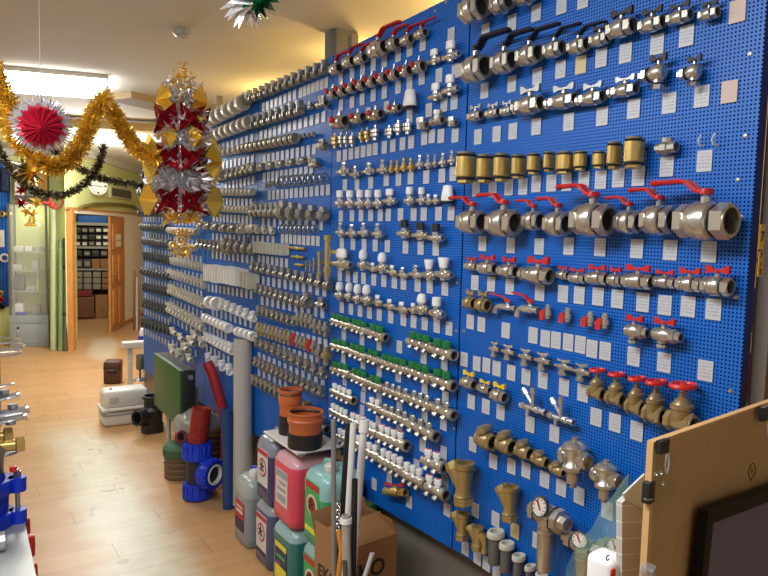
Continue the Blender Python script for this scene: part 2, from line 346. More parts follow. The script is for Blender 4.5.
def p_filter():
    p = P('water_filter', 'nickel water filter with long bowl and gauge', 'filter', h0=2.4, L0=2.3, t0=.8, off0=.7, hookz=.5)
    b = MB(); b.lathe([(.3, -.55), (.34, -.4), (.36, 0), (.34, .35), (.3, .5)], 'x', (0, 0, .55), seg=16); b.cyl((0, 0, .5), (0, 0, .12), .34, .34, seg=18); p.add('body', b, NICKEL)
    p.add('filter_bowl', MB().lathe([(.36, .16), (.38, .1), (.38, .04), (.34, .0), (.34, -1.1), (.28, -1.2), (0, -1.22)], 'z', seg=20), NICKEL)
    u = MB(); u.lathe([(.24, -.5), (.36, -.54), (.36, -.8), (.22, -.84), (.2, -1.05), (0, -1.05)], 'x', (0, 0, .55), seg=6)
    p.add('union_nut', u, NICKEL)
    u = MB(); u.lathe([(.26, .46), (.38, .5), (.38, .8), (.26, .84), (.24, 1.15), (.17, 1.15), (.17, .9), (0, .9)], 'x', (0, 0, .55), seg=8); p.add('union_nut', u, NICKEL)
    p.add('seal_ring', MB().torus((.46, 0, .55), .34, .05, 'x'), BLACK).add('seal_ring', MB().torus((-.5, 0, .55), .3, .05, 'x'), BLACK)
    gauge(p, (.1, -.45, .95), .33); return p
def gauge(p, c, r):
    c = Vector(c); dirv = Vector((.35, -.9, .1)).normalized(); q = Vector((0, 0, 1)).rotation_difference(dirv).to_matrix()
    p.add('gauge', MB().lathe([(0, -.14), (r * .9, -.14), (r, -.1), (r, .03), (r * .88, .04), (r * .86, .0), (0, 0)], c=c, seg=20, rot=q).cyl(c - dirv * .12, c - dirv * .12 + Vector((-.02, .3, -.2)), .07), DARKP)
    p.add('gauge_dial', MB().lathe([(0, .012), (r * .86, .012)], c=c, seg=20, rot=q), GAUGEF, 'pale gauge dial')
    nd = MB()
    for a, l in ((2.4, .7), (-.74, .3)): d_ = q @ Vector((cos(a), sin(a), 0)); nd.cyl(c + dirv * .03, c + dirv * .03 + d_ * r * l, .03, seg=4)
    p.add('needle', nd, RED, 'red needle')
    tk = MB()
    for k in range(9):
        a = radians(-40 + k * 32.5); d_ = q @ Vector((cos(a), sin(a), 0)); tk.cyl(c + dirv * .02 + d_ * r * .62, c + dirv * .02 + d_ * r * .76, .016, seg=4)
    p.add('dial_marks', tk, BLACK)
def p_foot():
    p = P('foot_valve', 'foot valve with white ring and mesh strainer', 'valve', h0=1.7, L0=.9, t0=.9, off0=.55, hookz=.4)
    p.add('ring_cap', MB().lathe([(.34, .45), (.46, .5), (.47, .56), (.47, .72), (.42, .8), (.32, .8), (.3, .74), (.3, .4), (0, .4)], 'z', seg=20), CREAM, 'off-white ring cap')
    p.add('strainer_cage', MB().lathe([(.34, .5), (.36, .44), (.36, -.75), (.3, -.82), (0, -.82)], 'z', seg=18), STEELMESH, 'grey mesh strainer'); return p
def p_bib():
    p = P('bib_tap', 'nickel bib tap with red lever', 'tap', h0=1.2, L0=1.3, t0=.5, off0=.5, hookz=0, hookr=.05)
    b = MB(); b.lathe([(0, -.35), (.16, -.35), (.2, -.2), (.2, .2), (.14, .26), (.14, .42), (.18, .44), (.18, .56), (.11, .56), (.11, .4), (0, .4)], 'x', seg=12)
    b.tube([(-.3, 0, 0), (-.48, 0, -.04), (-.56, 0, -.16), (-.58, 0, -.34)], .12, 10); b.cyl((-.58, 0, -.3), (-.59, 0, -.46), .15, .14, seg=10); b.cyl((.1, 0, .15), (.1, 0, .36), .09, seg=8); p.add('body', b, CHROME)
    l = MB(); l.lathe([(0, .5), (.14, .48), (.16, .32), (0, .3)], 'z', (.1, 0, 0), seg=10)
    pts = [Vector(q) for q in ((.1, -.03, .42), (-.15, -.04, .62), (-.5, -.05, .70), (-.85, -.06, .72))]
    for a, c_ in zip(pts, pts[1:]): l.prism([a + Vector((0, -.09, .03)), c_ + Vector((0, -.09, .03)), c_ + Vector((0, .09, .03)), a + Vector((0, .09, .03))], (0, 0, -.08))
    p.add('lever', l, RED, 'red lever'); return p
def p_mini(red=True):
    p = P('mini_valve', 'small nickel valve with red front lever' if red else 'small chrome valve with wing handle', 'valve', h0=1.3, L0=.9, t0=.6, off0=.55, hookr=.05)
    b = MB()
    if red:
        b.lathe([(0, .6), (.15, .6), (.17, .4), (.22, .36), (.22, .12), (.28, .05), (.28, -.25), (.2, -.32), (.2, -.5), (.1, -.5), (0, -.45)], 'z', (.12, 0, 0), seg=10); p.add('body', b, NICKEL)
        p.add('lever', MB().prism([(-.12, -.3, .25), (.12, -.36, .12), (.06, -.42, -.6), (-.3, -.4, -.62), (-.38, -.34, -.1)], (0, .1, 0)).cyl((.05, 0, 0), (-.02, -.36, 0), .1, seg=8), RED, 'red lever')
    else:
        b.lathe([(0, -.45), (.12, -.45), (.12, -.25), (.2, -.2), (.22, 0), (.2, .2), (.15, .24), (.17, .3), (.17, .48), (.1, .48), (.1, .3), (0, .3)], 'x', seg=10)
        b.cyl((-.08, 0, -.1), (-.08, 0, -.48), .15, seg=8); b.cyl((-.08, 0, -.42), (-.08, 0, -.62), .2, seg=6); b.cyl((0, 0, .1), (0, 0, .4), .12, seg=8); p.add('body', b, NICKEL)
        p.add('handle', MB().prism([(-.3, -.04, .38), (.2, -.04, .34), (.34, -.04, .5), (.3, -.04, .6), (-.1, -.04, .5), (-.34, -.04, .56)], (0, .08, 0)), CHROME)
    return p
def p_mixer():
    p = P('chrome_mixer', 'chrome double-spout mixing fitting', 'valve', h0=1.3, L0=1.7, t0=.6, off0=.5, hookz=-.2, hookr=.05)
    p.add('tube', MB().lathe([(0, -.8), (.14, -.8), (.18, -.74), (.18, -.5), (.12, -.46), (.12, .2), (.17, .24), (.17, .42), (.13, .46), (.13, .7), (.17, .72), (.17, .84), (.1, .84), (.1, .6), (0, .6)], 'x', (0, 0, -.3), seg=12), CHROME)
    for sg in (-1, 1):
        m = MB(); a = Vector((.05, -.05 * sg, -.25)); e = Vector((-.62 if sg < 0 else .12, -.05 * sg - .1, .5 if sg < 0 else .72))
        m.cyl(a, e, .09, .09, seg=8); m.cyl(e - (e - a).normalized() * .3, e, .15, .12, seg=8); p.add('spout', m, CHROME)
    p.add('outlet', MB().cyl((-.2, -.1, -.3), (-.2, -.12, -.62), .1, seg=8), CHROME); return p
def p_gasvalve(): p = p_ball('wing', YELLOW, NICKEL, 'yellow'); return p
# small fittings, one mesh each
def small(kind, m, mn):
    nm = {'tee': ('tee_fitting', 'tee fitting'), 'elbow': ('elbow_fitting', 'elbow fitting'), 'coup': ('pipe_coupling', 'pipe coupling'), 'ring': ('hose_clamp', 'ring clamp'), 'cap': ('pipe_sleeve', 'pipe sleeve'),
          'clip': ('pipe_clip', 'clip plate'), 'nip': ('threaded_nipple', 'threaded nipple'), 'union': ('union_fitting', 'union fitting'), 'vnip': ('long_nipple', 'long threaded nipple'), 'vent': ('drop_fitting', 'drop-ear fitting'), 'arc': ('steel_hook', 'curved steel hook')}[kind]
    p = P(nm[0], f'{mn} {nm[1]}', 'fitting', h0=1., L0=1., t0=.8, off0=.55, hookr=0)
    b = MB().cyl((0, 0, .1), (0, .55, .1), .06, seg=4)
    if kind == 'tee':
        b.lathe([(.2, -.5), (.28, -.5), (.28, -.28), (.22, -.25), (.22, .25), (.28, .28), (.28, .5), (.2, .5), (.19, .1), (0, .1)], 'x', (0, 0, -.18), seg=10); b.lathe([(.22, 0), (.22, .38), (.28, .4), (.28, .66), (.2, .68), (.18, .4), (0, .4)], 'z', (0, 0, -.18), seg=10)
    elif kind == 'elbow':
        b.lathe([(.2, -.05), (.24, .1), (.3, .14), (.3, .44), (.22, .46), (.2, .2), (0, .2)], 'x', (0, 0, -.15), seg=10); b.lathe([(0, -.3), (.22, -.22), (.24, .2), (.3, .24), (.3, .6), (.22, .62), (.2, .4), (0, .4)], 'z', (-.08, 0, -.15), seg=10)
    elif kind == 'coup': b.lathe([(0, -.5), (.34, -.5), (.4, -.44), (.4, -.1), (.33, -.06), (.33, .06), (.4, .1), (.4, .44), (.36, .5), (.27, .5), (.25, .15), (0, .15)], 'x', seg=12)
    elif kind == 'cap': b.lathe([(0, -.5), (.44, -.5), (.48, -.44), (.48, .3), (.5, .34), (.5, .46), (.44, .5), (.36, .5), (.34, .1), (0, .1)], 'x', seg=14)
    elif kind == 'ring': b.torus((0, 0, 0), .4, .09, 'x', seg=16, sub=5); b.box((0, 0, .48), (.3, .14, .12))
    elif kind == 'clip': b.box((0, .1, 0), (.2, .8, .95)); b.box((.25, .42, 0), (.5, .08, .8))
    elif kind == 'nip': b.lathe([(0, -.5), (.24, -.5), (.24, -.1), (.36, -.08), (.36, .08), (.26, .1), (.26, .5), (.18, .5), (.16, .2), (0, .2)], 'x', seg=8)
    elif kind == 'union': b.lathe([(0, -.5), (.28, -.5), (.3, -.2), (.44, -.16), (.44, .12), (.34, .16), (.34, .5), (.26, .5), (.25, .2), (0, .2)], 'x', (0, 0, -.05), seg=8); b.lathe([(.26, 0), (.28, .52), (.2, .54), (0, .4)], 'z', seg=8)
    elif kind == 'vnip': b.lathe([(0, -.5), (.07, -.5), (.08, -.4), (.1, -.36), (.1, -.28), (.07, -.26), (.075, .36), (.1, .38), (.1, .48), (.07, .5), (0, .5)], 'z', seg=8)
    elif kind == 'vent': b.lathe([(0, .5), (.2, .5), (.24, .2), (.36, .14), (.36, -.1), (.22, -.14), (.2, -.5), (0, -.5)], 'z', seg=8); b.cyl((0, 0, 0), (.4, 0, 0), .2, seg=8)
    elif kind == 'arc': b = MB().tube([(0, .55, -.4), (-.1, -.1, -.35), (-.18, -.3, 0), (-.05, -.1, .4), (0, .0, .5)], .12, 6)
    p.add('mesh', b, m); p.single = True; return p
SM = {'n': (NICKEL2, 'nickel'), 'w': (WHITE, 'white'), 'c': (CREAM, 'cream'), 'g': (GREYP, 'grey'), 'd': (DARKP, 'dark grey'), 'b': (BRASS, 'brass'), 's': (STEEL, 'steel'), 'z': (BRONZE, 'bronze'), 'r': (RED, 'red'), 'h': (CHROME, 'chrome')}
FACT = {
    'BL': lambda: p_ball('left', RED, size='large '), 'BR': lambda: p_ball('right', RED), 'BK': lambda: p_ball('right', BLACK, colname='black', size='large '),
    'WR': lambda: p_ball('wing', RED), 'WK': lambda: p_ball('wing', BLACK, colname='black'), 'WU': lambda: p_ball('wing', STEEL, colname='steel', union=True), 'WY': p_gasvalve, 'WRU': lambda: p_ball('wing', RED, union=True),
    'AR': lambda: p_angle_red(), 'WS': lambda: p_ball('wing', STEEL, colname='steel'), 'KR': lambda: p_ball('knob', RED), 'WZ': lambda: p_ball('wing', BRONZE, BRONZE, 'bronze'), 'WB': lambda: p_ball('wing', RED, BRASS, 'red'), 'AB': p_angle_ball, 'CV': p_check,
    'RW': lambda: p_radvalve('white'), 'RT': lambda: p_radvalve('thermo'), 'RK': lambda: p_radvalve('black'), 'RB': lambda: p_radvalve('bare'), 'RC': lambda: p_radvalve('cone'), 'RL': lambda: p_radvalve('wcap'), 'RZ': lambda: p_radvalve('brass'),
    'TH': p_thermohead, 'AV': lambda: p_airvent(NICKEL, 'nickel'), 'AZ': lambda: p_airvent(BRASS, 'brass'), 'GV': p_gate, 'YS': p_strainer, 'SW': p_swing, 'PR': p_reducer, 'FI': p_filter, 'FV': p_foot, 'BT': p_bib, 'MR': p_mini, 'MC': lambda: p_mini(False), 'MX': p_mixer}
def get(kind):
    if kind not in PROTO:
        if kind in FACT: PROTO[kind] = FACT[kind]()
        elif kind[0] == 'M' and kind[1].isdigit(): PROTO[kind] = p_manifold(int(kind[1]), {'g': 'green', 'w': 'white', 'b': 'bare', 'r': 'red'}[kind[2]])
        else: k, m = kind.split('.'); PROTO[kind] = small(k, *SM[m])
    return PROTO[kind]
ROT = Matrix.Rotation(-pi / 2, 4, 'Z')
def place(kind, x0, x1, yc, h, label, group, y1=None, lmin=.5):
    p = get(kind); cx = (x0 + x1) / 2; off = .05
    for _ in range(3):
        Pc = hit(cx, yc, 0, D - off); dep = proj(Pc)[2]; s = h * dep / F / p.h0; off = p.off0 * s
    Pc = hit(cx, yc, 0, D - off)
    e = .01; q0 = proj(Pc)[0]; dxy = abs(proj(Pc + Vector((0, e, 0)))[0] - q0) / e; dxx = abs(proj(Pc + Vector((e, 0, 0)))[0] - q0) / e
    L = ((x1 - x0) - p.t0 * s * dxx * .62) / dxy; sx = max(L / p.L0, lmin * s); sx = min(sx, 8. * s)
    M = Matrix.Translation(Pc) @ ROT
    if y1 is not None:
        a, b = hit(x0, 2 * yc - y1, 0, D - off), hit(x1, y1, 0, D - off); M = M @ Matrix.Rotation(-atan2(b.z - a.z, a.y - b.y), 4, 'Y')
    M = M @ Matrix.Diagonal((sx, s, s, 1))
    if getattr(p, 'single', False):
        o = bpy.data.objects.new(p.name, p.parts[0][1]); COL.objects.link(o); o.matrix_world = M; tag(o, label, p.cat, group); return o
    o = bpy.data.objects.new(p.name, None); COL.objects.link(o); o.empty_display_size = .02; o.matrix_world = M; tag(o, label, p.cat, group)
    for n, me, lb in p.parts:
        c = bpy.data.objects.new(n, me); COL.objects.link(c); c.parent = o
        if lb: c['label'] = lb
    return o
def row(phrase, items, group=None):
    """items (from the doorway end): (kind, x0, x1, yc, h[, y at x1])"""
    for i, it in enumerate(items):
        p = get(it[0])
        n = len(items)
        lab = p.desc + (f', {ordn(i)} from doorway in {phrase}' if n > 1 else f' in {phrase}')
        place(*it[:5], lab, group or phrase, *(it[5:6]))
def even(kinds, xa, ya, xb, yb, n, ha, hb, fill=1.0):
    """n fittings evenly spaced along the board between two pixels"""
    A, B = hit(xa, ya, 0, D - .04), hit(xb, yb, 0, D - .04); out = []
    for i in range(n):
        a = proj(A.lerp(B, (i + .5 - .5 * fill) / n)); b = proj(A.lerp(B, (i + .5 + .5 * fill) / n)); t = (i + .5) / n
        k = kinds[i % len(kinds)] if isinstance(kinds, (list, tuple)) else kinds
        out.append((k, a[0], b[0], (a[1] + b[1]) / 2, (ha + (hb - ha) * t) * 1.18))
    return out
# ------------------------------------------------------------------ the perforated panels
Zt0, Zt1 = hit(280, 82, 0, D), hit(443, 1, 0, D); Zb0, Zb1 = hit(363, 497, 0, D), hit(499, 576, 0, D)
def ztop(y): return min(2.93, Zt0.z + (Zt1.z - Zt0.z) * (y - Zt0.y) / (Zt1.y - Zt0.y))
def zbot(y): return Zb0.z + (Zb1.z - Zb0.z) * (y - Zb0.y) / (Zb1.y - Zb0.y)
g = G('perforated_blue_steel', .42, 0, .5)
vec, ox, oy, oz = g.obj()
def cell(v): return g.math('SUBTRACT', g.math('FRACT', g.math('DIVIDE', v, .0105)), .5)
cy, cz = cell(oy), cell(oz)
rr = g.math('SQRT', g.math('ADD', g.math('MULTIPLY', cy, cy), g.math('MULTIPLY', cz, cz)))
hole = g.math('LESS_THAN', rr, .25)
nz = g.noise(vec, 1.5)
base = g.mix(nz, (*srgb(6, 88, 180), 1), (*srgb(10, 110, 212), 1))
g.put(g.b.inputs['Base Color'], g.mix(hole, base, (.002, .006, .03, 1)))
g.put(g.b.inputs['Specular IOR Level'], g.math('SUBTRACT', .5, g.math('MULTIPLY', hole, .5)))
PEG = g.m
NAVY = mat('navy_steel_edge', srgb(10, 30, 110), .45)
edges = [hit(752, 240, 0, D).y, hit(463, 230, 0, D).y, hit(331, 200, 0, D).y, hit(257, 240, 0, D).y, hit(205, 300, 0, D).y, hit(172, 240, 0, D).y, hit(143, 240, 0, D).y]
print('edges', [round(e, 2) for e in edges], 'ztop', [round(ztop(e), 2) for e in edges], 'zbot', [round(zbot(e), 2) for e in edges])
pname = ['one', 'two', 'three', 'four', 'five', 'six']
pdesc = ['beside the chipboard screen, holding large red-lever valves', 'with the green-knob manifolds', 'full of small nickel fittings behind the grey pipe', 'with the white clips and white tees', 'with cream fittings behind the green radiator', 'with dark fittings at the doorway end']
scr = MB().lathe([(0, -.004), (.005, -.003), (.007, 0)], 'x', seg=10).mesh('screw', STEEL)
for i in range(6):
    y0, y1 = edges[i], edges[i + 1]; gp = .004
    def pane(mb, ya, yb, d0, d1, ins=0):
        mb.prism([(d0, ya, zbot(ya) + ins), (d0, yb, zbot(yb) + ins), (d0, yb, ztop(yb) - ins), (d0, ya, ztop(ya) - ins)], (d1 - d0, 0, 0)); return mb
    o = link('pegboard_panel', pane(MB(), y0 + gp, y1 - gp, D, D + .003).mesh('perforated_sheet', PEG))
    tag(o, 'blue perforated steel panel ' + pdesc[i], 'pegboard', 'blue perforated display panels')
    for (ya, yb) in ((y0 + gp, y0 + gp + .002), (y1 - gp - .002, y1 - gp)): link('folded_edge', pane(MB(), ya, yb, D + .003, D + .035).mesh('folded_edge', NAVY), o)
    ss = []
    if i == 0: ss = [(750, 54), (745.5, 136), (741.7, 217), (736, 297), (730.5, 391), (738, 180), (464, 331)]
    if i == 1: ss = [(435, 11), (457, 283), (456, 331), (454, 429), (446, 2)]
    for sx_, sy_ in ss: link('screw', scr, o, loc=hit(sx_, sy_, 0, D))
# steel uprights behind the panels
UP = mat('grey_upright_paint', srgb(112, 104, 96), .5)
yp = hit(764, 240, 0, D + .05).y
o = link('shelf_upright', MB().box((D + .07, yp - .005, 1.5), (.03, .042, 3.0)).mesh('shelf_upright', UP)); tag(o, 'grey steel upright behind the panel edge carrying yellow number labels', 'upright')
YL = mat('yellow_label', srgb(226, 178, 60), .6); DK = mat('ink', (.03, .025, .03), .6)
def text(name, s, size, m, M, parent=None, ext=.0006, align='CENTER'):
    cu = bpy.data.curves.new(name, 'FONT'); cu.body = s; cu.size = size; cu.extrude = ext; cu.offset = size * .02; cu.align_x = align; cu.align_y = 'CENTER'; cu.materials.append(m)
    tmp = bpy.data.objects.new('text_tmp', cu); COL.objects.link(tmp); bpy.context.view_layer.update(); me = bpy.data.meshes.new_from_object(tmp.evaluated_get(bpy.context.evaluated_depsgraph_get())); bpy.data.objects.remove(tmp); bpy.data.curves.remove(cu)
    ob = bpy.data.objects.new(name, me); COL.objects.link(ob)
    if parent: ob.parent = parent; ob.matrix_local = M
    else: ob.matrix_local = M
    return ob
FACE_NY = Matrix.Rotation(pi / 2, 4, 'X')            # text readable from -y
FACE_NX = Matrix.Rotation(-pi / 2, 4, 'Z') @ Matrix.Rotation(pi / 2, 4, 'X')   # text readable from -x
yfront = yp - .027
for (px, py, w, h, s, what) in ((762, 237, .022, .062, '7', 'a handwritten seven'), (760.5, 264, .022, .062, '712', 'three handwritten digits')):
    c = hit(px, py, 1, yfront)
    o = link('number_label', MB().box((c.x, yfront, c.z), (w, .001, h)).mesh('number_label', YL)); tag(o, f'yellow sticker with {what} on the grey upright', 'label', 'yellow stickers on the upright')
    if len(s) == 1: t = text('digits', s, .035, DK, Matrix.Translation((c.x, yfront - .001, c.z)) @ FACE_NY, o)
    else: t = text('digits', '\n'.join(s), .02, DK, Matrix.Translation((c.x, yfront - .001, c.z + .0)) @ FACE_NY, o); 
for k, y in enumerate((2.09, 3.2, 5.3, 6.95)):
    o = link('shelf_upright', MB().box((D + .12, y, 1.45), (.04, .04, 2.9)).mesh('shelf_upright', UP)); tag(o, f'grey steel upright hidden behind panel joint {ordn(k)} from the chipboard screen', 'upright')
# duct above the panels
o = link('ceiling_duct', MB().box((0, 0, 0), (.14, .14, .5), bev=.008).mesh('ceiling_duct', mat('duct_grey', srgb(104, 102, 96), .6)), loc=hit(341, 36, 0, D + .22) + Vector((0, 0, .02)))
tag(o, 'short grey box duct hanging from ceiling behind the panels', 'duct')
# cladding under the panels
KW = mat('grey_cladding', srgb(112, 108, 100), .35, noise=.25, nscale=3)
m_ = MB().box((D + .10, 4.3, .33), (.04, 6.6, .66)); struct('wall_panel_base', m_, KW)
# ------------------------------------------------------------------ price tags
g = G('price_tag_card', .35); vec, ox, oy, oz = g.obj()
ln = g.math('GREATER_THAN', g.math('SINE', g.math('MULTIPLY', oz, 700.)), .35)
nn = g.math('GREATER_THAN', g.noise(vec, 260.), .47)
ins = g.math('MULTIPLY', g.math('LESS_THAN', g.math('ABSOLUTE', oy), .017), g.math('LESS_THAN', g.math('ABSOLUTE', oz), .021))
f_ = g.math('MULTIPLY', g.math('MULTIPLY', ln, nn), g.math('MULTIPLY', ins, .55))
g.put(g.b.inputs['Base Color'], g.mix(f_, (.52, .53, .56, 1), (.16, .17, .22, 1))); TAGM = g.m
g = G('price_tag_pink', .35); g.put(g.b.inputs['Base Color'], (.55, .42, .36, 1)); TAGP = g.m
g = G('price_tag_yellow', .35); g.put(g.b.inputs['Base Color'], (.60, .50, .25, 1)); TAGY = g.m
TW, TH_ = .043, .056
tagmesh = {k: MB().box((0, 0, 0), (.0015, TW, TH_)).mesh('price_tag', m) for k, m in (('w', TAGM), ('p', TAGP), ('y', TAGY))}
TAGN = 0; REST = MB()
def tagrow(panel, r, pts, sc=1.0, wf=1.0):
    global TAGN
    for i, q in enumerate(pts):
        x, y = q[0], q[1]; kd = q[2] if len(q) > 2 else 'w'
        c = hit(x, y, 0, D - .003); c = c + Vector((0, -TW * wf * sc / 2, -TH_ * sc / 2))
        if TAGN < 300:
            o = bpy.data.objects.new('price_tag', tagmesh[kd]); COL.objects.link(o); o.location = c; o.scale = (1, sc * wf, sc)
            cn = {'w': 'white', 'p': 'pinkish', 'y': 'yellowish'}[kd]
            tag(o, f'{cn} price tag, {ordn(i)} from doorway in tag row {r} of panel {panel}', 'price tag', f'price tags on panel {panel}'); TAGN += 1
        else: REST.box(c, (.0015, TW * wf * sc, TH_ * sc))
def span(xa, ya, xb, yb, n):
    A, B = hit(xa, ya, 0, D), hit(xb, yb, 0, D); return [proj(A.lerp(B, i / n))[:2] for i in range(n)], (A - B).length / n / TW
R1 = [[(482, 25), (508, 16), (532, 6), (557, -2), (578, -8)],
 [(481, 84), (508, 77), (533, 69), (556, 62), (576, 57, 'y'), (596, 50), (620, 45), (651, 36), (680, 27)],
 [(730, 2, 'p')],
 [(474.5, 130), (493, 127), (509, 124), (532, 119), (564, 114), (597, 108), (628, 100), (663, 94), (695, 87), (722, 82, 'p')],
 [(472.6, 182), (489, 182), (505, 180), (519, 179), (532, 176), (547, 175), (562, 174), (579, 172), (595.5, 171), (613, 169), (632.6, 167), (660.5, 157), (697.6, 151)],
 [(479, 236), (507, 237.5), (535, 238), (564, 237.5), (595, 238), (631, 239), (664, 240), (702, 241)],
 [(471.5, 275), (487.6, 276), (506, 278.5), (535.5, 284), (558.5, 285), (574.5, 286), (593, 287), (612, 289), (637, 292), (658.6, 294.6), (681.5, 295.6), (706.5, 298)],
 [(467, 314), (478, 316.5), (502, 322), (529, 326.5), (541, 329.6), (551.5, 331), (563.6, 333), (575.5, 335), (587, 339), (600, 341)], [(628, 346), (658, 351.5), (698.6, 359)],
 [(461, 351.5), (473.4, 355.6), (483, 357), (493, 360), (507.4, 364), (522, 368), (538.6, 371), (559.5, 377.5), (578, 383)],
 [(468, 393.5), (482.4, 398), (497, 403.5), (526, 415), (550, 424), (591, 406.7), (609.6, 412), (631, 420)],
 [(469.5, 436), (489.7, 452.5), (507.7, 457), (522, 460.6), (540.4, 469.5), (556.7, 477.5), (574.4, 485), (602, 499)],
 [(442, 474), (444, 501), (472, 501), (492, 510), (511, 521, 'y'), (533, 531)], [(462, 539), (474, 548), (483, 554), (493, 562)]]
for r, pts in enumerate(R1): tagrow('one', ordn(r), pts)
Lr = lambda xs, ya, yb: [(x, ya + (yb - ya) * (x - xs[0]) / (xs[-1] - xs[0])) for x in xs]
R2 = [[(339, 74), (350, 69), (360.4, 64.7), (371, 60), (382, 56), (395.6, 50), (407, 44), (420, 38.5), (448, 29)],
 [(339, 100), (350, 97), (360, 94), (371, 90), (382, 87), (395.6, 81.6), (407, 77), (419, 72), (436, 69.5), (452, 65)],
 [(366, 108), (384, 102), (407, 110), (426, 104), (441, 98.5), (451, 96)],
 Lr([337, 343, 349, 355, 361, 367, 373, 382, 390.4, 400, 408.5], 151, 136) + [(421.5, 132), (429, 130), (438, 129.5), (452, 128.5)],
 [(343, 179.6), (355, 179), (368.5, 177), (384, 174), (396, 173.5), (408, 171.6), (423.5, 170.6), (439, 169), (450, 167)],
 Lr([339, 350, 359, 368.5, 378, 386, 398, 411, 421, 435.6, 448], 210.6, 206.5), Lr([340, 351, 362, 373, 385, 403, 418, 433], 238, 242),
 Lr([338, 346, 353.5, 361.5, 371.6, 381.6, 392, 401, 415, 427, 442], 269.7, 281.5), Lr([340, 349, 358, 367.4, 377, 388.4, 401, 411, 422, 434, 446], 301.6, 321),
 [(342, 329), (360, 333.4), (377, 338), (397, 340), (421, 350), (441.5, 356)], [(341.5, 352), (361, 357), (377, 364.4), (396, 369), (422, 380), (442.5, 390)],
 [(343, 374), (362, 379), (361, 391), (377, 392), (397, 398), (422, 408), (440.6, 415.6)], [(360, 404), (376, 415), (397, 424), (420, 438), (440.6, 444.7)], [(375, 440), (372, 477), (387, 470), (406.6, 494), (414, 458), (441.6, 473)]]
for r, pts in enumerate(R2): tagrow('two', ordn(r), pts)
R3 = [(262, 103, 298, 88, 8), (299, 88, 329, 76, 7), (260, 131, 328, 110, 13), (263, 155, 318, 143, 11), (263, 173, 315, 165, 11), (268, 191, 332, 184, 13), (262, 218, 327, 220, 10), (243, 235, 277, 236, 7), (281, 234, 321, 236, 9), (258, 255, 290, 259, 7), (262, 276, 330, 287, 11), (261, 296, 328, 309, 11), (263, 323, 330, 340, 13), (259, 338, 322, 358, 12), (258, 352, 328, 381, 12), (258, 368, 290, 384, 6)]
for r, a in enumerate(R3):
    pts, wf = span(*a); tagrow('three', ordn(r), pts, 1.0, min(1., wf * .86))
for a in [(212, 128, 253, 116, 9), (210, 147, 256, 133, 10), (215, 163, 256, 155, 10), (225, 182, 256, 175, 8), (212, 198, 254, 199, 11), (213, 214, 254, 216, 11), (212, 233, 253, 237, 9), (212, 251, 256, 256, 10), (208, 284, 255, 291, 11), (212, 308, 255, 321, 9), (209, 325, 229, 333, 5), (206, 344, 232, 358, 6),
          (174, 146, 204, 138, 8), (174, 162, 204, 156, 8), (174, 184, 205, 181, 8), (172, 199, 205, 199, 9), (172, 219, 205, 219, 9), (170, 237, 204, 241, 9), (170, 251, 204, 257, 9), (170, 267, 205, 275, 9), (170, 280, 205, 292, 9), (170, 298, 205, 312, 9), (170, 316, 204, 333, 8), (172, 340, 200, 352, 6),
          (145, 163, 171, 157, 9), (145, 180, 171, 177, 9), (145, 199, 171, 199, 9), (145, 216, 171, 217, 9), (145, 232, 171, 235, 9), (145, 247, 171, 252, 9), (145, 262, 171, 268, 9), (145, 277, 171, 284, 9), (145, 293, 171, 302, 9), (145, 309, 171, 320, 9), (145, 329, 171, 342, 9)]:
    pts, wf = span(*a); tagrow('x', 'x', pts, 1.0, min(1., wf * .8))
o = link('distant_price_tags', REST.mesh('distant_price_tags', TAGM)); o['kind'] = 'stuff'; tag(o, 'rows of small white price tags on the panels towards the doorway', 'price tags', None, 'stuff')
# ------------------------------------------------------------------ the room
H3 = 3.0
Wl = hit(71, 351, 2, 0); Wr = hit(122, 326, 2, 0); wd = (Wr - Wl).normalized(); wn = Vector((wd.y, -wd.x, 0))
if wn.dot(EYE - Wl) < 0: wn = -wn
print('Wl', Wl, 'Wr', Wr)
WB = Matrix((wd, -wn, Vector((0, 0, 1)))).transposed()  # columns: along, into wall, up
def wpt(px, py, off=0): return on_plane(px, py, Wl + wn * off, wn)
def ws(px, py=250): return (wpt(px, py) - Wl).dot(wd)
def wbox(mb, s0, s1, z0, z1, d0, d1, bev=0):
    c = Wl + wd * (s0 + s1) / 2 - wn * ((d0 + d1) / 2) + Vector((0, 0, (z0 + z1) / 2)); return mb.box(c, (abs(s1 - s0), abs(d1 - d0), abs(z1 - z0)), rot=WB, bev=bev)
WALLM = mat('pale_green_wall', srgb(214, 224, 152), .8, noise=.04, nscale=3)
WHITEW = mat('white_wall', srgb(244, 240, 230), .8)
CEIL = mat('ceiling_paint', srgb(206, 205, 198), .85, noise=.03, nscale=2)
g = G('laminate_floor', .38, 0, .35); vec, ox, oy, oz = g.obj()
pw = g.math('FLOOR', g.math('DIVIDE', oy, .195)); fy = g.math('FRACT', g.math('DIVIDE', oy, .195))
sh = g.math('ADD', g.math('DIVIDE', ox, 1.28), g.math('MULTIPLY', pw, .37)); fx = g.math('FRACT', sh)
wn_ = g.n('ShaderNodeTexWhiteNoise', noise_dimensions='2D'); cb = g.n('ShaderNodeCombineXYZ'); g.put(cb.inputs[0], g.math('FLOOR', sh)); g.put(cb.inputs[1], pw); g.nt.links.new(cb.outputs[0], wn_.inputs['Vector'])
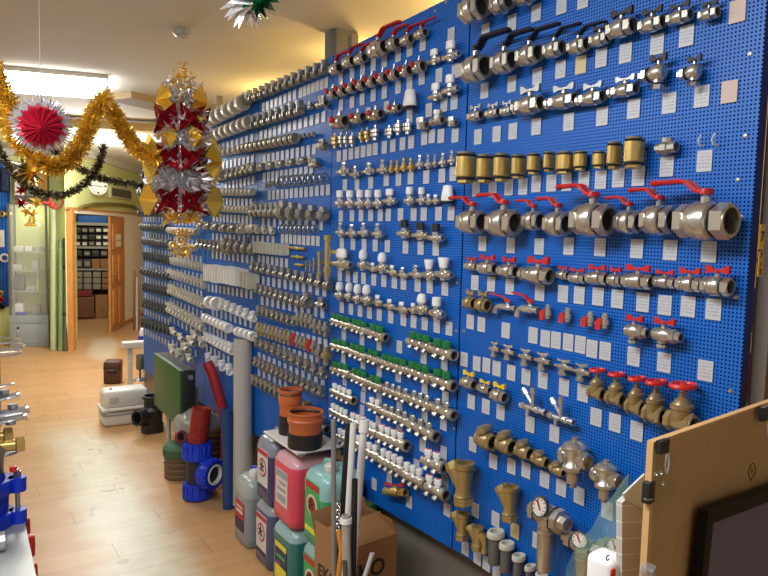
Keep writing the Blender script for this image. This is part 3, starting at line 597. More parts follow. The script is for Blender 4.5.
# narrow staves printed on each plank
st = g.n('ShaderNodeTexWhiteNoise', noise_dimensions='2D'); cb2 = g.n('ShaderNodeCombineXYZ'); st_y = g.math('FLOOR', g.math('DIVIDE', oy, .065)); g.put(cb2.inputs[0], g.math('FLOOR', g.math('ADD', g.math('DIVIDE', ox, .42), g.math('MULTIPLY', st_y, .41)))); g.put(cb2.inputs[1], st_y); g.nt.links.new(cb2.outputs[0], st.inputs['Vector'])
mp = g.n('ShaderNodeMapping'); mp.inputs['Scale'].default_value = (3, 40, 1); g.nt.links.new(vec, mp.inputs['Vector']); grain = g.noise(mp.outputs[0], 2., 4)
tone = g.math('ADD', g.math('MULTIPLY', st.outputs['Value'], .22), g.math('ADD', g.math('MULTIPLY', wn_.outputs['Value'], .3), g.math('MULTIPLY', grain, .35)))
wood = g.mix(tone, (*srgb(172, 128, 80), 1), (*srgb(200, 158, 110), 1))
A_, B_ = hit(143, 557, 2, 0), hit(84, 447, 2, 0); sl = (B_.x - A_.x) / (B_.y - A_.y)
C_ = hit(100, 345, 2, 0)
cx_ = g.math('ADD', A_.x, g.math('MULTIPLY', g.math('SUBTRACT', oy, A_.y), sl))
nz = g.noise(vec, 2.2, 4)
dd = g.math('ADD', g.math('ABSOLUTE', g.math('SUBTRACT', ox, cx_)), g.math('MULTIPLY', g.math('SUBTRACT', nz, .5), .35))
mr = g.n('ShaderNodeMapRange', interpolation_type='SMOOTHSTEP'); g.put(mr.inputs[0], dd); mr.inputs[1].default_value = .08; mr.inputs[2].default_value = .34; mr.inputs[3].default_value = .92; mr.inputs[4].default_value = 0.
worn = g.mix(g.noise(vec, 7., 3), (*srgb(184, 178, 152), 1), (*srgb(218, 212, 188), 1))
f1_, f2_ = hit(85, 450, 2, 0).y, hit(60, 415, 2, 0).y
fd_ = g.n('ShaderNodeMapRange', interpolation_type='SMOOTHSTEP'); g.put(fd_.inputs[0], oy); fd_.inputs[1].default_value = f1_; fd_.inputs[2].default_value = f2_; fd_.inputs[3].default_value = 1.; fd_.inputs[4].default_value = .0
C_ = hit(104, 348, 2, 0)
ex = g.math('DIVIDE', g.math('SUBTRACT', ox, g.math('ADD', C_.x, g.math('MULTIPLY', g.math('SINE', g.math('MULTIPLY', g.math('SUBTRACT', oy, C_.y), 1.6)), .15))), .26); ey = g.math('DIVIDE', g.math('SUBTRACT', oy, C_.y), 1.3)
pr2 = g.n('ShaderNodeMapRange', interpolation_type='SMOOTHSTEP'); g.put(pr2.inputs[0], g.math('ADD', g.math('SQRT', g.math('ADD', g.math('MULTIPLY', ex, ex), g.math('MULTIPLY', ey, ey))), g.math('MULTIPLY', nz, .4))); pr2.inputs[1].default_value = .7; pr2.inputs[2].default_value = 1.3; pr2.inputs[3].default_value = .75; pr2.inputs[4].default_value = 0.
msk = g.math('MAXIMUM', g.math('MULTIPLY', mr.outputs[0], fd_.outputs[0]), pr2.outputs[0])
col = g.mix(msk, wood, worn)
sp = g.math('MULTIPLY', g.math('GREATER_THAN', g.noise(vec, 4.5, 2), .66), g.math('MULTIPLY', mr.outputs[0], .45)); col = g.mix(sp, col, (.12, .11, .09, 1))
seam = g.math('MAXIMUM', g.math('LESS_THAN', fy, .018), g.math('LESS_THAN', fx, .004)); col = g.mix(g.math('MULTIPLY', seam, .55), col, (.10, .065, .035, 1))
g.put(g.b.inputs['Base Color'], col); FLOOR = g.m
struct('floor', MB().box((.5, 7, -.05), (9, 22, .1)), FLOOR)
struct('ceiling', MB().box((.5, 7, H3 + .05), (9, 22, .1)), CEIL)
zd = wpt(90, 214.2).z; z_fr = wpt(71, 207).z; zwh = wpt(90, 210.8).z
s0, s1 = ws(74), ws(122.5)
print('door z', zd, z_fr, 'opening', s0, s1)
ca_, cb_ = hit(10, 347, 2, 0), hit(49, 346, 2, 0); cu_ = (cb_ - ca_).normalized(); cn_ = Vector((cu_.y, -cu_.x, 0))
if cn_.dot(EYE - ca_) < 0: cn_ = -cn_
LW0 = ca_ - cn_ * .52; uW = (Wl - LW0).dot(cu_)
CWQ = Matrix((cu_, -cn_, Vector((0, 0, 1)))).transposed()
def lpt(px, py, off=0): return on_plane(px, py, LW0 + cn_ * off, cn_)
def ls(px): return (lpt(px, 250) - LW0).dot(cu_)
def lwbox(mb, s0, s1, z0, z1, d0, d1, bev=0):
    c = LW0 + cu_ * (s0 + s1) / 2 - cn_ * ((d0 + d1) / 2) + Vector((0, 0, (z0 + z1) / 2)); return mb.box(c, (abs(s1 - s0), abs(d1 - d0), abs(z1 - z0)), rot=CWQ, bev=bev)
struct('wall_door_side', lwbox(MB(), -6, uW - .03, 0, H3, 0, .12), WALLM)
struct('trim_5', lwbox(MB(), -6, uW - .02, H3 - .1, H3, -.1, 0), CEIL)
jd = (Wl - LW0).dot(cn_); struct('wall_return', lwbox(MB(), uW - .06, uW - .03, 0, H3, -jd + .02, 0), WALLM)
wl = MB(); wbox(wl, s0 - .03, 7, z_fr - .02, H3, 0, .12); struct('wall_above_door', wl, WALLM)
wl = MB(); wbox(wl, s1, 7, 0, z_fr - .02, 0, .10); struct('wall_white_reveal', wl, WHITEW)
WOODF = mat('pine_trim', srgb(200, 136, 70), .45, noise=.25, nscale=12); WOODD = mat('pine_door', srgb(188, 128, 76), .4, noise=.25, nscale=10)
sp0 = ws(68.3)
pA, pB = hit(68.2, 351, 2, 0), hit(73.6, 351, 2, 0); t = MB().prism([pA, pB, pB + Vector((.05, .12, 0)), pA + Vector((.0, .12, 0))], (0, 0, z_fr)); struct('trim_1', t, WOODF)
t = MB(); wbox(t, sp0, 7, zwh, z_fr, -.03, .02); struct('trim_2', t, WOODF)
t = MB(); wbox(t, s0, s1 + .05, zd, zwh, -.01, .13); struct('trim_3', t, WHITEW)
t = MB(); wbox(t, s1, 7, 0, .07, -.015, 0); struct('baseboard_door_side', t, WOODD)
# cornice and lowered strip of ceiling
t = MB(); wbox(t, 0, 7, H3 - .10, H3, -.1, 0); struct('trim_4', t, CEIL)
a, b = hit(100, 88, 2, H3), hit(200, 112, 2, H3); dv = (b - a).normalized(); q = Matrix((dv, Vector((-dv.y, dv.x, 0)), Vector((0, 0, 1)))).transposed()
struct('ceiling_beam', MB().box((a + b) / 2 + Vector((0, 0, -.02)) + dv * .9, (2.6, .3, .07), rot=q), mat('beam_paint', srgb(150, 132, 104), .8))
a, b = hit(60, 127, 2, 2.88), hit(172, 133, 2, 2.88); dv = (b - a).normalized(); q = Matrix((dv, Vector((-dv.y, dv.x, 0)), Vector((0, 0, 1)))).transposed()
struct('ceiling_soffit', MB().box((a + b) / 2 + Vector((0, 0, .05)) + q @ Vector((0, .1, 0)), (6, .2, .09), rot=q), mat('soffit_paint', srgb(190, 170, 120), .8))
struct('wall_left', MB().box((-3.6, 5, H3 / 2), (.1, 18, H3)), WHITEW)
struct('wall_right', MB().box((4.2, 6, H3 / 2), (.1, 20, H3)), mat('warm_wall', srgb(206, 180, 130), .8))
# back room
bk = hit(90, 316, 2, 0); bn = Vector((FWD.x, FWD.y, 0)).normalized(); bn = (bk - EYE); bn.z = 0; bn.normalize(); bu = Vector((bn.y, -bn.x, 0))
BQ = Matrix((bu, bn, Vector((0, 0, 1)))).transposed()
def bbox(mb, px0, px1, py0, py1, d0=0, d1=.3, bev=0):
    a, b = on_plane(px0, py1, bk + bn * d0, bn), on_plane(px1, py0, bk + bn * d0, bn)
    c = (a + b) / 2 + bn * (d1 - d0) / 2; return mb.box(c, (abs((b - a).dot(bu)), d1 - d0, abs(b.z - a.z)), rot=BQ, bev=bev)
struct('wall_back_room', MB().box(bk + bn * .8 + Vector((0, 0, 1.5)), (6, .1, 3), rot=BQ), mat('dim_wall', srgb(120, 108, 90), .9))
SHELFD = mat('dark_shelf', (.012, .012, .014), .6); SHELFG = mat('shelf_board', srgb(150, 150, 140), .6)
sh_ = root('storage_shelf', 'dark open storage shelving packed with boxes inside the back room', 'shelf')
for py in (224, 247.5, 269.5):
    m_ = MB(); bbox(m_, 66, 114, py - .8, py + .8, -.02, .5); link('shelf_board', m_.mesh('shelf_board', SHELFG), sh_)
m_ = MB(); bbox(m_, 64, 116, 214, 318, .5, .54); link('back_panel', m_.mesh('back_panel', SHELFD), sh_)
CARD = mat('cardboard', srgb(150, 108, 66), .8, noise=.1, nscale=5); CARDD = mat('dark_cardboard', srgb(112, 72, 42), .8, noise=.1, nscale=5); CARDG = mat('grey_cardboard', srgb(140, 132, 118), .8)
DBIN = mat('black_bin', (.02, .02, .022), .5); BBOX = mat('blue_box', srgb(12, 88, 170), .6); PAP = mat('paper', srgb(225, 222, 210), .7)
def storebox(px0, px1, py0, py1, m, nm, lab, d0=0, d1=.35, lid=None, front=None):
    m_ = MB(); bbox(m_, px0, px1, py0, py1, d0, d1, .006); o = link(nm, m_.mesh(nm, m)); tag(o, lab, 'box', 'boxes in the back room')
    if front: m_ = MB(); bbox(m_, px0 + (px1 - px0) * .15, px1 - (px1 - px0) * .15, py0 + (py1 - py0) * .25, py1 - (py1 - py0) * .25, d0 - .006, d0); link('front_label', m_.mesh('front_label', front), o)
storebox(78, 107, 216.2, 223, BBOX, 'storage_box', 'long blue box on the top shelf of the back room')
for r, (ya, yb) in enumerate(((227.5, 233), (234.5, 240), (241, 246.5))):
    for k in range(5):
        x = 74.5 + k * 7
        storebox(x, x + 6.2, ya, yb, DBIN, 'storage_bin', f'black storage bin, {ordn(k)} along, {("upper", "middle", "lower")[r]} tier of the bin shelf', front=PAP if (k > 2 or r == 2 and k < 2) else (CARDG if (k + r) % 3 != 0 else None))
for k in range(4): storebox(75 + k * 8.5, 82 + k * 8.5, 250.5, 256.5, DBIN, 'storage_bin', f'black bin above the grey cartons, {ordn(k)} along', front=CARDG if k % 2 else None)
for k in range(4): storebox(75 + k * 8.5, 82.6 + k * 8.5, 259, 268.5, DBIN if k < 2 else CARD, 'storage_bin', f'dark bin on the lower board, {ordn(k)} along', front=CARDG if k < 2 else None)
for c_ in range(4):
    for r in range(3):
        ya = 272 + r * 6; storebox(74.5 + c_ * 9.2, 82.3 + c_ * 9.2, ya, ya + 5.4, CARDG if c_ < 3 else CARD, 'carton', f'small grey carton, {ordn(c_)} stack from the pine post, {("top", "middle", "bottom")[r]} of its stack', d0=-.05)
storebox(73, 94, 297, 318, CARDD, 'carton', 'large brown carton standing on the back room floor', d0=-.5, d1=-.05)
storebox(95.5, 108, 296, 318, CARD, 'carton', 'tan carton with a tape strip beside the large brown carton', d0=-.4, d1=-.05, front=None)
storebox(73, 92, 291.5, 296.5, mat('red_cloth', srgb(120, 34, 34), .7), 'flat_box', 'flat dark red box lying on the large brown carton', d0=-.48, d1=-.1)
# door leaf
leaf_root = Wr + wn * .03; fe = hit(110, 333, 2, 0); ld = (fe - leaf_root); ld.z = 0; LL = ld.length; ld.normalize(); ln_ = Vector((-ld.y, ld.x, 0))
if ln_.dot(EYE - leaf_root) < 0: ln_ = -ln_
LQ = Matrix((ld, ln_, Vector((0, 0, 1)))).transposed()
dz = zd - .02
o = link('door_1', MB().box(leaf_root + ld * LL / 2 + Vector((0, 0, dz / 2 + .005)), (LL, .04, dz), rot=LQ).mesh('door_leaf', WOODD)); o['kind'] = 'structure'
for (u0, u1, z0, z1) in ((.12, .46, .12, .75), (.54, .88, .12, .75), (.12, .46, .85, 1.35), (.54, .88, .85, 1.35), (.12, .88, 1.45, dz - .12)):
    m_ = MB(); m_.box(leaf_root + ld * LL * (u0 + u1) / 2 + ln_ * .022 + Vector((0, 0, (z0 + z1) / 2)), (LL * (u1 - u0), .02, z1 - z0), rot=LQ, bev=.008); link('door_panel', m_.mesh('door_panel', WOODF), o)
hp = leaf_root + ld * LL * .9 + ln_ * .03 + Vector((0, 0, 1.02)); link('door_handle', MB().cyl(hp, hp + ln_ * .05, .012).cyl(hp + ln_ * .05, hp + ln_ * .05 - ld * .12, .01).box(hp, (.03, .01, .12), rot=LQ).mesh('door_handle', BRASS), o)
for k, z in enumerate((1.66, 1.54)):
    c = leaf_root + ld * LL * .5 + ln_ * .036 + Vector((0, 0, z)); n_ = link('paper_note', MB().box(c, (.3, .002, .10), rot=LQ).mesh('paper_note', PAP)); tag(n_, ('upper' if k == 0 else 'lower') + ' white paper note stuck on the open pine door', 'note', 'paper notes on the door')
# clock and small display above the door
c = wpt(98, 186, .12); ck = root('wall_clock', 'round white wall clock above the pine door frame', 'clock', (0, 0, 0))
fd = (EYE - c); fd.z = 0; fd = (fd.normalized() * .8 + wn * .2).normalized(); fu = Vector((-fd.y, fd.x, 0)); FQ = Matrix((fu, -fd, Vector((0, 0, 1)))).transposed()
qn = Vector((0, 0, 1)).rotation_difference(fd).to_matrix()
rad = 9.2 * proj(c)[2] / F
link('clock_case', MB().lathe([(0, -.02), (rad, -.02), (rad, .02), (rad * .93, .03), (rad * .9, .01), (0, .01)], c=c, seg=32, rot=qn).mesh('clock_case', PAP), ck)
m_ = MB()
for k in range(12):
    a = 2 * pi * k / 12; m_.box(c + fd * .013 + (fu * cos(a) + Vector((0, 0, 1)) * sin(a)) * rad * .74, (.03 if k % 3 == 0 else .015, .004, .03 if k % 3 == 0 else .015), rot=FQ)
link('clock_marks', m_.mesh('clock_marks', DK), ck)
m_ = MB().cyl(c + fd * .016, c + fd * .016 + fu * rad * .45 + Vector((0, 0, -.01)), .006).cyl(c + fd * .016, c + fd * .016 - fu * rad * .6, .005); link('clock_hand', m_.mesh('clock_hand', DK), ck)
a, b = wpt(108, 197.3, 0), wpt(129, 190, 0); sa, sb = (a - Wl).dot(wd), (b - Wl).dot(wd)
o = root('wall_display', 'small cream framed digital display above the door beside the clock', 'display')
m_ = MB(); wbox(m_, sa, sb, a.z, b.z, -.05, 0, .008); link('case', m_.mesh('case', mat('cream_case', srgb(206, 200, 160), .6)), o)
m_ = MB(); wbox(m_, sa + .06, sb - .06, a.z + .03, b.z - .03, -.056, -.05); link('screen', m_.mesh('screen', mat('display_grey', srgb(90, 100, 92), .4)), o)
m_ = MB(); n_ = 8
for k in range(n_):
    u = sa + .09 + (sb - sa - .18) * k / (n_ - 1); wbox(m_, u - .012, u + .012, a.z + .045, b.z - .045, -.059, -.056)
    if k % 2 == 0: wbox(m_, u - .012, u + .06, b.z - .06, b.z - .045, -.059, -.056)
link('display_digits', m_.mesh('display_digits', DK), o)
# curved rod lying over the door frame
pts = [wpt(80, 208, .06), wpt(86, 206, .06), wpt(93, 204.5, .06), wpt(108, 204, .06), wpt(124, 205, .06), wpt(133, 206.8, .06), wpt(140, 209.5, .06)]
o = link('curved_rod', MB().tube(pts, .03, 8).mesh('curved_rod', mat('olive_rod', srgb(120, 104, 52), .5))); tag(o, 'bowed olive-brown rod lying along the top of the door frame', 'rod')
# rods leaning on the white wall by the doorway
for (px, y0, y1, r, m, lb) in ((134.2, 270, 330, .018, mat('copper_rod', srgb(120, 84, 56), .4, .4), 'brown pipe nearest the door leaning on the white wall'), (136.8, 277, 331, .02, GREYP, 'grey pipe standing between brown pipes by the white wall'), (139.4, 275, 332, .018, MATS['copper_rod'], 'brown pipe beside the panel end by the white wall'), (138.3, 240, 331, .009, mat('pink_rod', srgb(150, 96, 80), .5), 'thin reddish rod rising above the pipes by the white wall')):
    f0 = hit(px, y1 if y1 > 300 else 330, 2, 0); dst = proj(f0)[2]; tp = at_dist(px + .3, y0, dst + .05); bt = f0 if y1 > 300 else at_dist(px - .8, y1, dst + .1)
    o = link('leaning_pipe', MB().cyl(bt, tp, r, seg=10).mesh('leaning_pipe', m)); tag(o, lb, 'pipe', 'pipes leaning on the white wall')
# ------------------------------------------------------------------ rows on the board, read along the board from the doorway end
EX = lambda k, lst: [((q[0],) + tuple(q[1:])) if isinstance(q[0], str) else ((k,) + tuple(q)) for q in lst]
# first panel (beside the chipboard screen)
row('top row of panel one', EX('BK', [(459, 489, 9, 27), (490, 514, 3, 21), (514, 538, -5, 20)]))
row('black-lever row of panel one', EX('BK', [(460, 492, 69, 27), (491, 518, 62, 23), (516, 543, 55, 21), (543, 566, 49, 17), (567, 590, 46, 16)]) +
    EX('WK', [(589, 611, 39, 14), (606, 637, 28, 19), (638, 666, 24, 16), (666, 693, 17, 14), (698, 720, 14, 13)]))
row('wing-handle row of panel one', EX('WS', [(467, 484, 116, 11), (485, 501, 113, 10), (500, 514, 111, 10)]) + EX('WU', [(512, 548, 105, 19), (545, 582, 101, 16), (576, 609, 98, 15), (608, 642, 90, 14)]) + EX('AB', [(638, 678, 73, 24), (677, 711, 72, 21)]))
row('brass check valve row', EX('CV', [(455, 477, 168, 31), (476, 494, 169, 28), (493, 511, 168, 28), (511, 526, 167, 24), (526, 541, 164, 21), (543, 555, 162, 20), (554, 574, 163, 22), (572, 588, 161, 19), (591, 606, 160, 17), (606, 623, 156, 27), (622, 646, 153, 31)]))
row('brass row end', [('union.n', 654, 679, 147, 17)]); row('the empty spot on panel one', [('arc.w', 698, 704, 141, 11), ('arc.w', 712, 718, 140, 12)], 'empty curved hooks')
row('large red-lever row', EX('BL', [(457, 488, 222, 24), (486, 522, 223, 28), (522, 545, 221, 20), (544, 572, 224, 25), (570, 616, 220, 34), (614, 644, 222, 24), (640, 678, 220, 30), (673, 737, 221, 39)]))
row('long red-butterfly row', EX('WR', [(464, 479, 266, 9), (477, 498, 268, 13)]) + [('WRU', 497, 521, 271, 14), ('WRU', 519, 557, 275, 18)] +
    EX('WR', [(556, 570, 275, 9), (568, 587, 278, 10), (585, 609, 278, 13), (607, 624, 280, 13), (621, 654, 281, 16), (652, 677, 282, 12), (675, 704, 284, 16), (700, 734, 286, 20)]))
row('tap row of panel one', [('WZ', 464, 476, 303, 13), ('WZ', 475, 491, 305, 14), ('BT', 492, 519, 307, 20), ('BT', 514, 542, 309, 25), ('MR', 540, 553, 312, 17), ('MR', 559, 573, 315, 17), ('MR', 581, 596, 319, 17), ('MR', 595, 611, 321, 18), ('AR', 619, 650, 331, 19), ('AR', 645, 683, 335, 20)])
PR_ = PROTO['AB'] if 'AB' in PROTO else get('AB')
row('chrome mini valve row', EX('MC', [(488, 501, 349, 17), (500, 516, 352, 17), (517, 534, 357, 19), (533, 552, 361, 20), (553, 574, 367, 18), (571, 592, 372, 20)]))
row('red-handwheel gate valve row', EX('GV', [(586, 608, 384, 32), (604, 628, 389, 34), (624, 649, 396, 40), (641, 670, 402, 46), (662, 702, 408, 52)]))
row('yellow-handle gas valve row', EX('WY', [(460, 477, 383, 12), (477, 492, 389, 9), (490, 508, 396, 13)]))
row('chrome mixer row', EX('MX', [(517, 549, 402, 29), (545, 577, 412, 29)]))
row('bronze swing check valve row', EX('SW', [(474, 498, 438, 26), (495, 517, 443, 25), (514, 534, 450, 21), (530, 550, 459, 17), (549, 567, 469, 16)]))
row('row below the mixers', EX('PR', [(556, 593, 460, 54), (588, 623, 479, 46)]), 'pressure reducers on panel one')
row('panel one lower corner', EX('YS', [(447, 477, 482, 45), (496, 521, 502, 37), (451, 471, 525, 29), (466, 486, 537, 25), (479, 491, 543, 20)]), 'Y strainers on panel one')
row('foot valve row', EX('FV', [(486, 505, 547, 36), (498, 515, 557, 32), (511, 526, 568, 29), (524, 536, 577, 26), (534, 549, 584, 23)]))
row('panel one lower corner', EX('FI', [(522, 572, 533, 78), (556, 612, 560, 62), (592, 646, 566, 62)]), 'water filters on panel one')
# second panel
row('top red-lever row of panel two', EX('BR', [(329, 343, 69, 12), (342, 356, 62, 12), (354, 368, 59, 11), (367, 389, 49, 17), (386, 401, 44, 13), (400, 414, 40, 11), (414, 428, 34, 10)]))
row('red-knob row of panel two', EX('KR', even('KR', 329, 95, 426, 65, 9, 9, 11, 1.05)) + [('RW', 426, 442, 57, 15), ('RW', 441, 460, 51, 20)])
row('front-facing row of panel two', EX('KR', [(330, 349, 122, 13), (350, 366, 118, 11), (367, 384, 115, 11), (387, 402, 109, 9)]) + [('TH', 402, 418, 100, 20), ('RW', 427, 444, 92, 17), ('RW', 441, 459, 85, 20)])
row('air vent row of panel two', [('AZ', 331, 339, 141, 15), ('AV', 338, 345, 140, 15), ('AV', 344, 350, 140, 15), ('AV', 349, 356, 140, 14), ('AZ', 359, 365, 136, 14), ('AZ', 364, 371, 135, 15), ('AV', 370, 380, 133, 15), ('AV', 384, 394, 132, 13), ('AV', 393, 403, 128, 15), ('AV', 402, 413, 127, 15),
    ('elbow.n', 413, 430, 124, 14), ('tee.n', 429, 446, 118, 16), ('elbow.n', 444, 459, 122, 11)])
row('chrome valve row of panel two', EX('RB', [(336, 351, 168, 15), (349, 361, 171, 13), (361, 376, 168, 13), (376, 389, 166, 15)]) + EX('RZ', [(388, 395, 166, 13), (394, 401, 166, 13), (400, 408, 164, 14), (407, 415, 164, 14)]) + EX('RB', [(415, 425, 161, 15), (424, 433, 161, 15), (432, 439, 160, 14), (438, 448, 159, 15), (447, 457, 157, 15)]))
row('white-cap row of panel two', EX('RW', [(334, 346, 199, 17), (344, 356, 199, 17), (354, 366, 199, 18), (363, 374, 199, 18), (372, 384, 199, 18), (382, 397, 197, 16), (403, 416, 196, 18), (416, 427, 196, 17)]) + [('RL', 424, 433, 198, 13), ('RL', 430, 441, 198, 12), ('TH', 440, 455, 195, 19)])
row('black-knob row of panel two', EX('RB', [(335, 346, 229, 15), (345, 358, 230, 14), (357, 370, 229, 15), (371, 384, 230, 16)]) + EX('RK', [(396, 412, 229, 18), (411, 429, 231, 17), (427, 444, 233, 19)]))
row('thermostat row', [('RT', 331, 352, 259, 21), ('RT', 357, 369, 260, 20), ('RL', 367, 378, 266, 11), ('RT', 375, 389, 263, 20), ('RL', 386, 398, 269, 13), ('RB', 395, 409, 272, 11), ('RB', 408, 423, 271, 14), ('RC', 421, 437, 270, 20), ('RC', 434, 453, 269, 22)])
row('lower white-cap row', [('RT', 334, 345, 291, 18), ('RT', 344, 354, 292, 18), ('RT', 352, 363, 294, 19), ('RT', 360, 373, 295, 20), ('RL', 371, 384, 299, 14), ('RL', 383, 396, 303, 13), ('RL', 394, 409, 306, 14), ('RL', 407, 419, 307, 13), ('RT', 413, 430, 304, 20), ('RW', 428, 445, 308, 22)])
def mrow(phrase, items): row(phrase, [(k, a, b, (ya + yb) / 2, h, yb) for k, a, b, ya, yb, h in items])
mrow('top green row', [('M4g', 330, 352, 318, 325, 13), ('M3g', 350, 369, 324, 330, 14), ('M2g', 367, 386, 329, 336, 16), ('M3g', 406, 433, 338, 346, 18), ('M2g', 430, 454, 346, 353, 20)])
mrow('middle green row', [('M3g', 330, 350, 343, 349, 13), ('M3g', 348, 368, 348, 356, 15), ('M2g', 366, 381, 354, 360, 15), ('M4g', 379, 409, 359, 369, 16), ('M3g', 406, 432, 367, 377, 18), ('M2g', 430, 454, 375, 384, 20)])
mrow('lowest green row', [('M3g', 330, 351, 366, 373, 14), ('M3g', 350, 369, 373, 381, 15), ('M2g', 367, 384, 380, 387, 16), ('M4b', 381, 411, 386, 397, 16), ('M3b', 408, 433, 395, 405, 18), ('M2b', 430, 454, 403, 413, 20)])
mrow('upper white-cap row', [('M4w', 330, 354, 388, 399, 15), ('M2w', 367, 383, 402, 409, 15), ('M4b', 379, 411, 408, 421, 17), ('M3b', 405, 436, 419, 434, 20)])
mrow('second white-cap row', [('M4w', 329, 350, 408, 419, 15), ('M3r', 348, 369, 418, 426, 16), ('M2w', 367, 379, 427, 433, 17), ('M4r', 376, 407, 431, 444, 20)])
mrow('third white-cap row', [('M2w', 336, 350, 434, 440, 16), ('M2w', 349, 364, 438, 446, 17), ('M2w', 364, 381, 448, 456, 18), ('M4w', 378, 406, 455, 470, 21), ('M3w', 401, 426, 469, 482, 22), ('M2r', 422, 446, 481, 493, 22)])
mrow('spot above the strainers', [('M2r', 421, 445, 456, 466, 22)])
mrow('lowest valve on panel two', [('WB', 382, 408, 491, 493, 9)])
row('short row behind the white pipes', EX('tee.z', [(333, 345, 455, 13), (338, 350, 463, 13)]))
# third panel
P3 = 'of panel three'
row('top row ' + P3, even('tee.n', 248, 98, 328, 66, 12, 11, 13, 1.25))
row('second row ' + P3, even('tee.n', 250, 124, 303, 107, 8, 11, 14, 1.25) + [('elbow.n', 305, 314, 106, 9), ('tee.n', 315, 329, 102, 12), ])
row('third row ' + P3, even('coup.n', 240, 149, 297, 138, 12, 10, 12, 1.1) + even('nip.n', 298, 137, 316, 134, 4, 6, 6) + [('union.n', 316, 328, 145, 11)])
row('fourth row ' + P3, even(['elbow.c', 'coup.n'], 240, 170, 313, 159, 15, 8, 7, 1.1) + [('union.n', 308, 320, 164, 9)])
row('ring clamp row ' + P3, even('nip.n', 265, 186, 280, 182, 4, 6, 7) + even('ring.s', 279, 182, 327, 178, 9, 10, 10, 1.1))
row('union row ' + P3, even('tee.n', 250, 211, 280, 210, 6, 11, 13, 1.1) + even('union.n', 279, 211, 328, 215, 5, 17, 12, 1.15))
row('seventh row ' + P3, even('elbow.c', 240, 228, 275, 231, 5, 10, 7, 1.1) + even('ring.s', 280, 229, 318, 229, 9, 8, 8, 1.1))
row('clip row ' + P3, [('union.n', 246, 255, 250, 8)] + even('clip.c', 255, 247, 285, 250, 9, 10, 10, .9))
row('brass row ' + P3, [('nip.b', 287, 306, 248, 5), ('nip.b', 290, 305, 257, 5), ('nip.b', 294, 305, 265, 5), ('vnip.b', 303, 309, 266, 10), ('vnip.b', 307, 313, 266, 12), ('vnip.b', 311, 317, 265, 14), ('vnip.b', 316, 323, 265, 27), ('vnip.b', 323, 332, 256, 42)])
row('stub tee row ' + P3, even('tee.n', 250, 266, 332, 284, 12, 9, 12, 1.25))
row('eleventh row ' + P3, even('tee.n', 255, 288, 302, 302, 9, 9, 11, 1.2) + [('union.n', 301, 313, 301, 17), ('tee.n', 315, 327, 303, 12)])
row('twelfth row ' + P3, even('elbow.n', 257, 310, 297, 322, 8, 10, 10, 1.2) + even('vent.n', 296, 318, 314, 322, 4, 11, 12) + even('vent.n', 313, 325, 329, 330, 3, 12, 13))
row('red-sleeved row ' + P3, even(['vent.n', 'vent.z', 'vent.n'], 257, 328, 292, 339, 9, 11, 12) + even(['vent.r', 'vent.n', 'vent.n', 'vent.z'], 292, 339, 316, 348, 6, 10, 11) + [('vent.s', 317, 323, 353, 18), ('vent.z', 323, 330, 356, 18)])
row('fourteenth row ' + P3, even('elbow.n', 254, 341, 327, 375, 11, 9, 13, 1.25))
row('fifteenth row ' + P3, even('tee.n', 254, 361, 324, 393, 14, 9, 11, 1.2))
row('lowest row ' + P3, even('elbow.n', 252, 379, 284, 395, 7, 10, 12, 1.25) + [('elbow.z', 300, 314, 408, 14), ('tee.n', 313, 330, 424, 15)])
# fourth panel
P4 = 'of panel four'
row('top sleeve row ' + P4, even('cap.c', 202, 124, 246, 101, 7, 12, 14) + [('tee.n', 240, 252, 99, 13)])
row('second sleeve row ' + P4, even('cap.c', 202, 140, 252, 121, 9, 10, 12))
row('third row ' + P4, even('tee.c', 207, 154, 223, 151, 4, 8, 9, 1.1) + even('coup.c', 223, 153, 256, 146, 6, 8, 9))
row('fourth row ' + P4, even('cap.c', 205, 177, 225, 175, 4, 9, 9) + even('tee.n', 226, 175, 256, 167, 6, 10, 10, 1.1))
row('fifth row ' + P4, even('coup.c', 211, 192, 254, 192, 12, 8, 8))
row('sixth row ' + P4, even('coup.c', 210, 208, 252, 210, 12, 7, 8) + [('union.n', 251, 258, 208, 10)])
row('seventh row ' + P4, even(['tee.c', 'coup.n'], 197, 225, 246, 230, 12, 7, 9, 1.1) + [('coup.c', 246, 257, 228, 10)])
row('eighth row ' + P4, even('tee.n', 197, 243, 232, 249, 8, 8, 11, 1.1) + even('union.n', 223, 245, 255, 250, 5, 12, 9, 1.1))
row('white clip row ' + P4, even('clip.w', 207, 272, 221, 275, 6, 14, 15, .5) + even('clip.w', 222, 274, 241, 278, 7, 15, 15, .5) + even('clip.c', 242, 279, 253, 282, 3, 13, 14, .8))
row('white tee row ' + P4, even('cap.w', 207, 302, 220, 304, 2, 11, 12) + even('tee.w', 219, 303, 256, 318, 6, 10, 10, 1.3))
row('eleventh row ' + P4, even('coup.w', 204, 317, 230, 329, 7, 9, 11, 1.1) + even('coup.w', 236, 331, 255, 337, 4, 10, 11, 1.1))
row('twelfth row ' + P4, even('tee.w', 204, 336, 233, 350, 8, 8, 11, 1.15))
row('lowest row ' + P4, even('elbow.w', 205, 356, 233, 372, 4, 9, 11, 1.1))
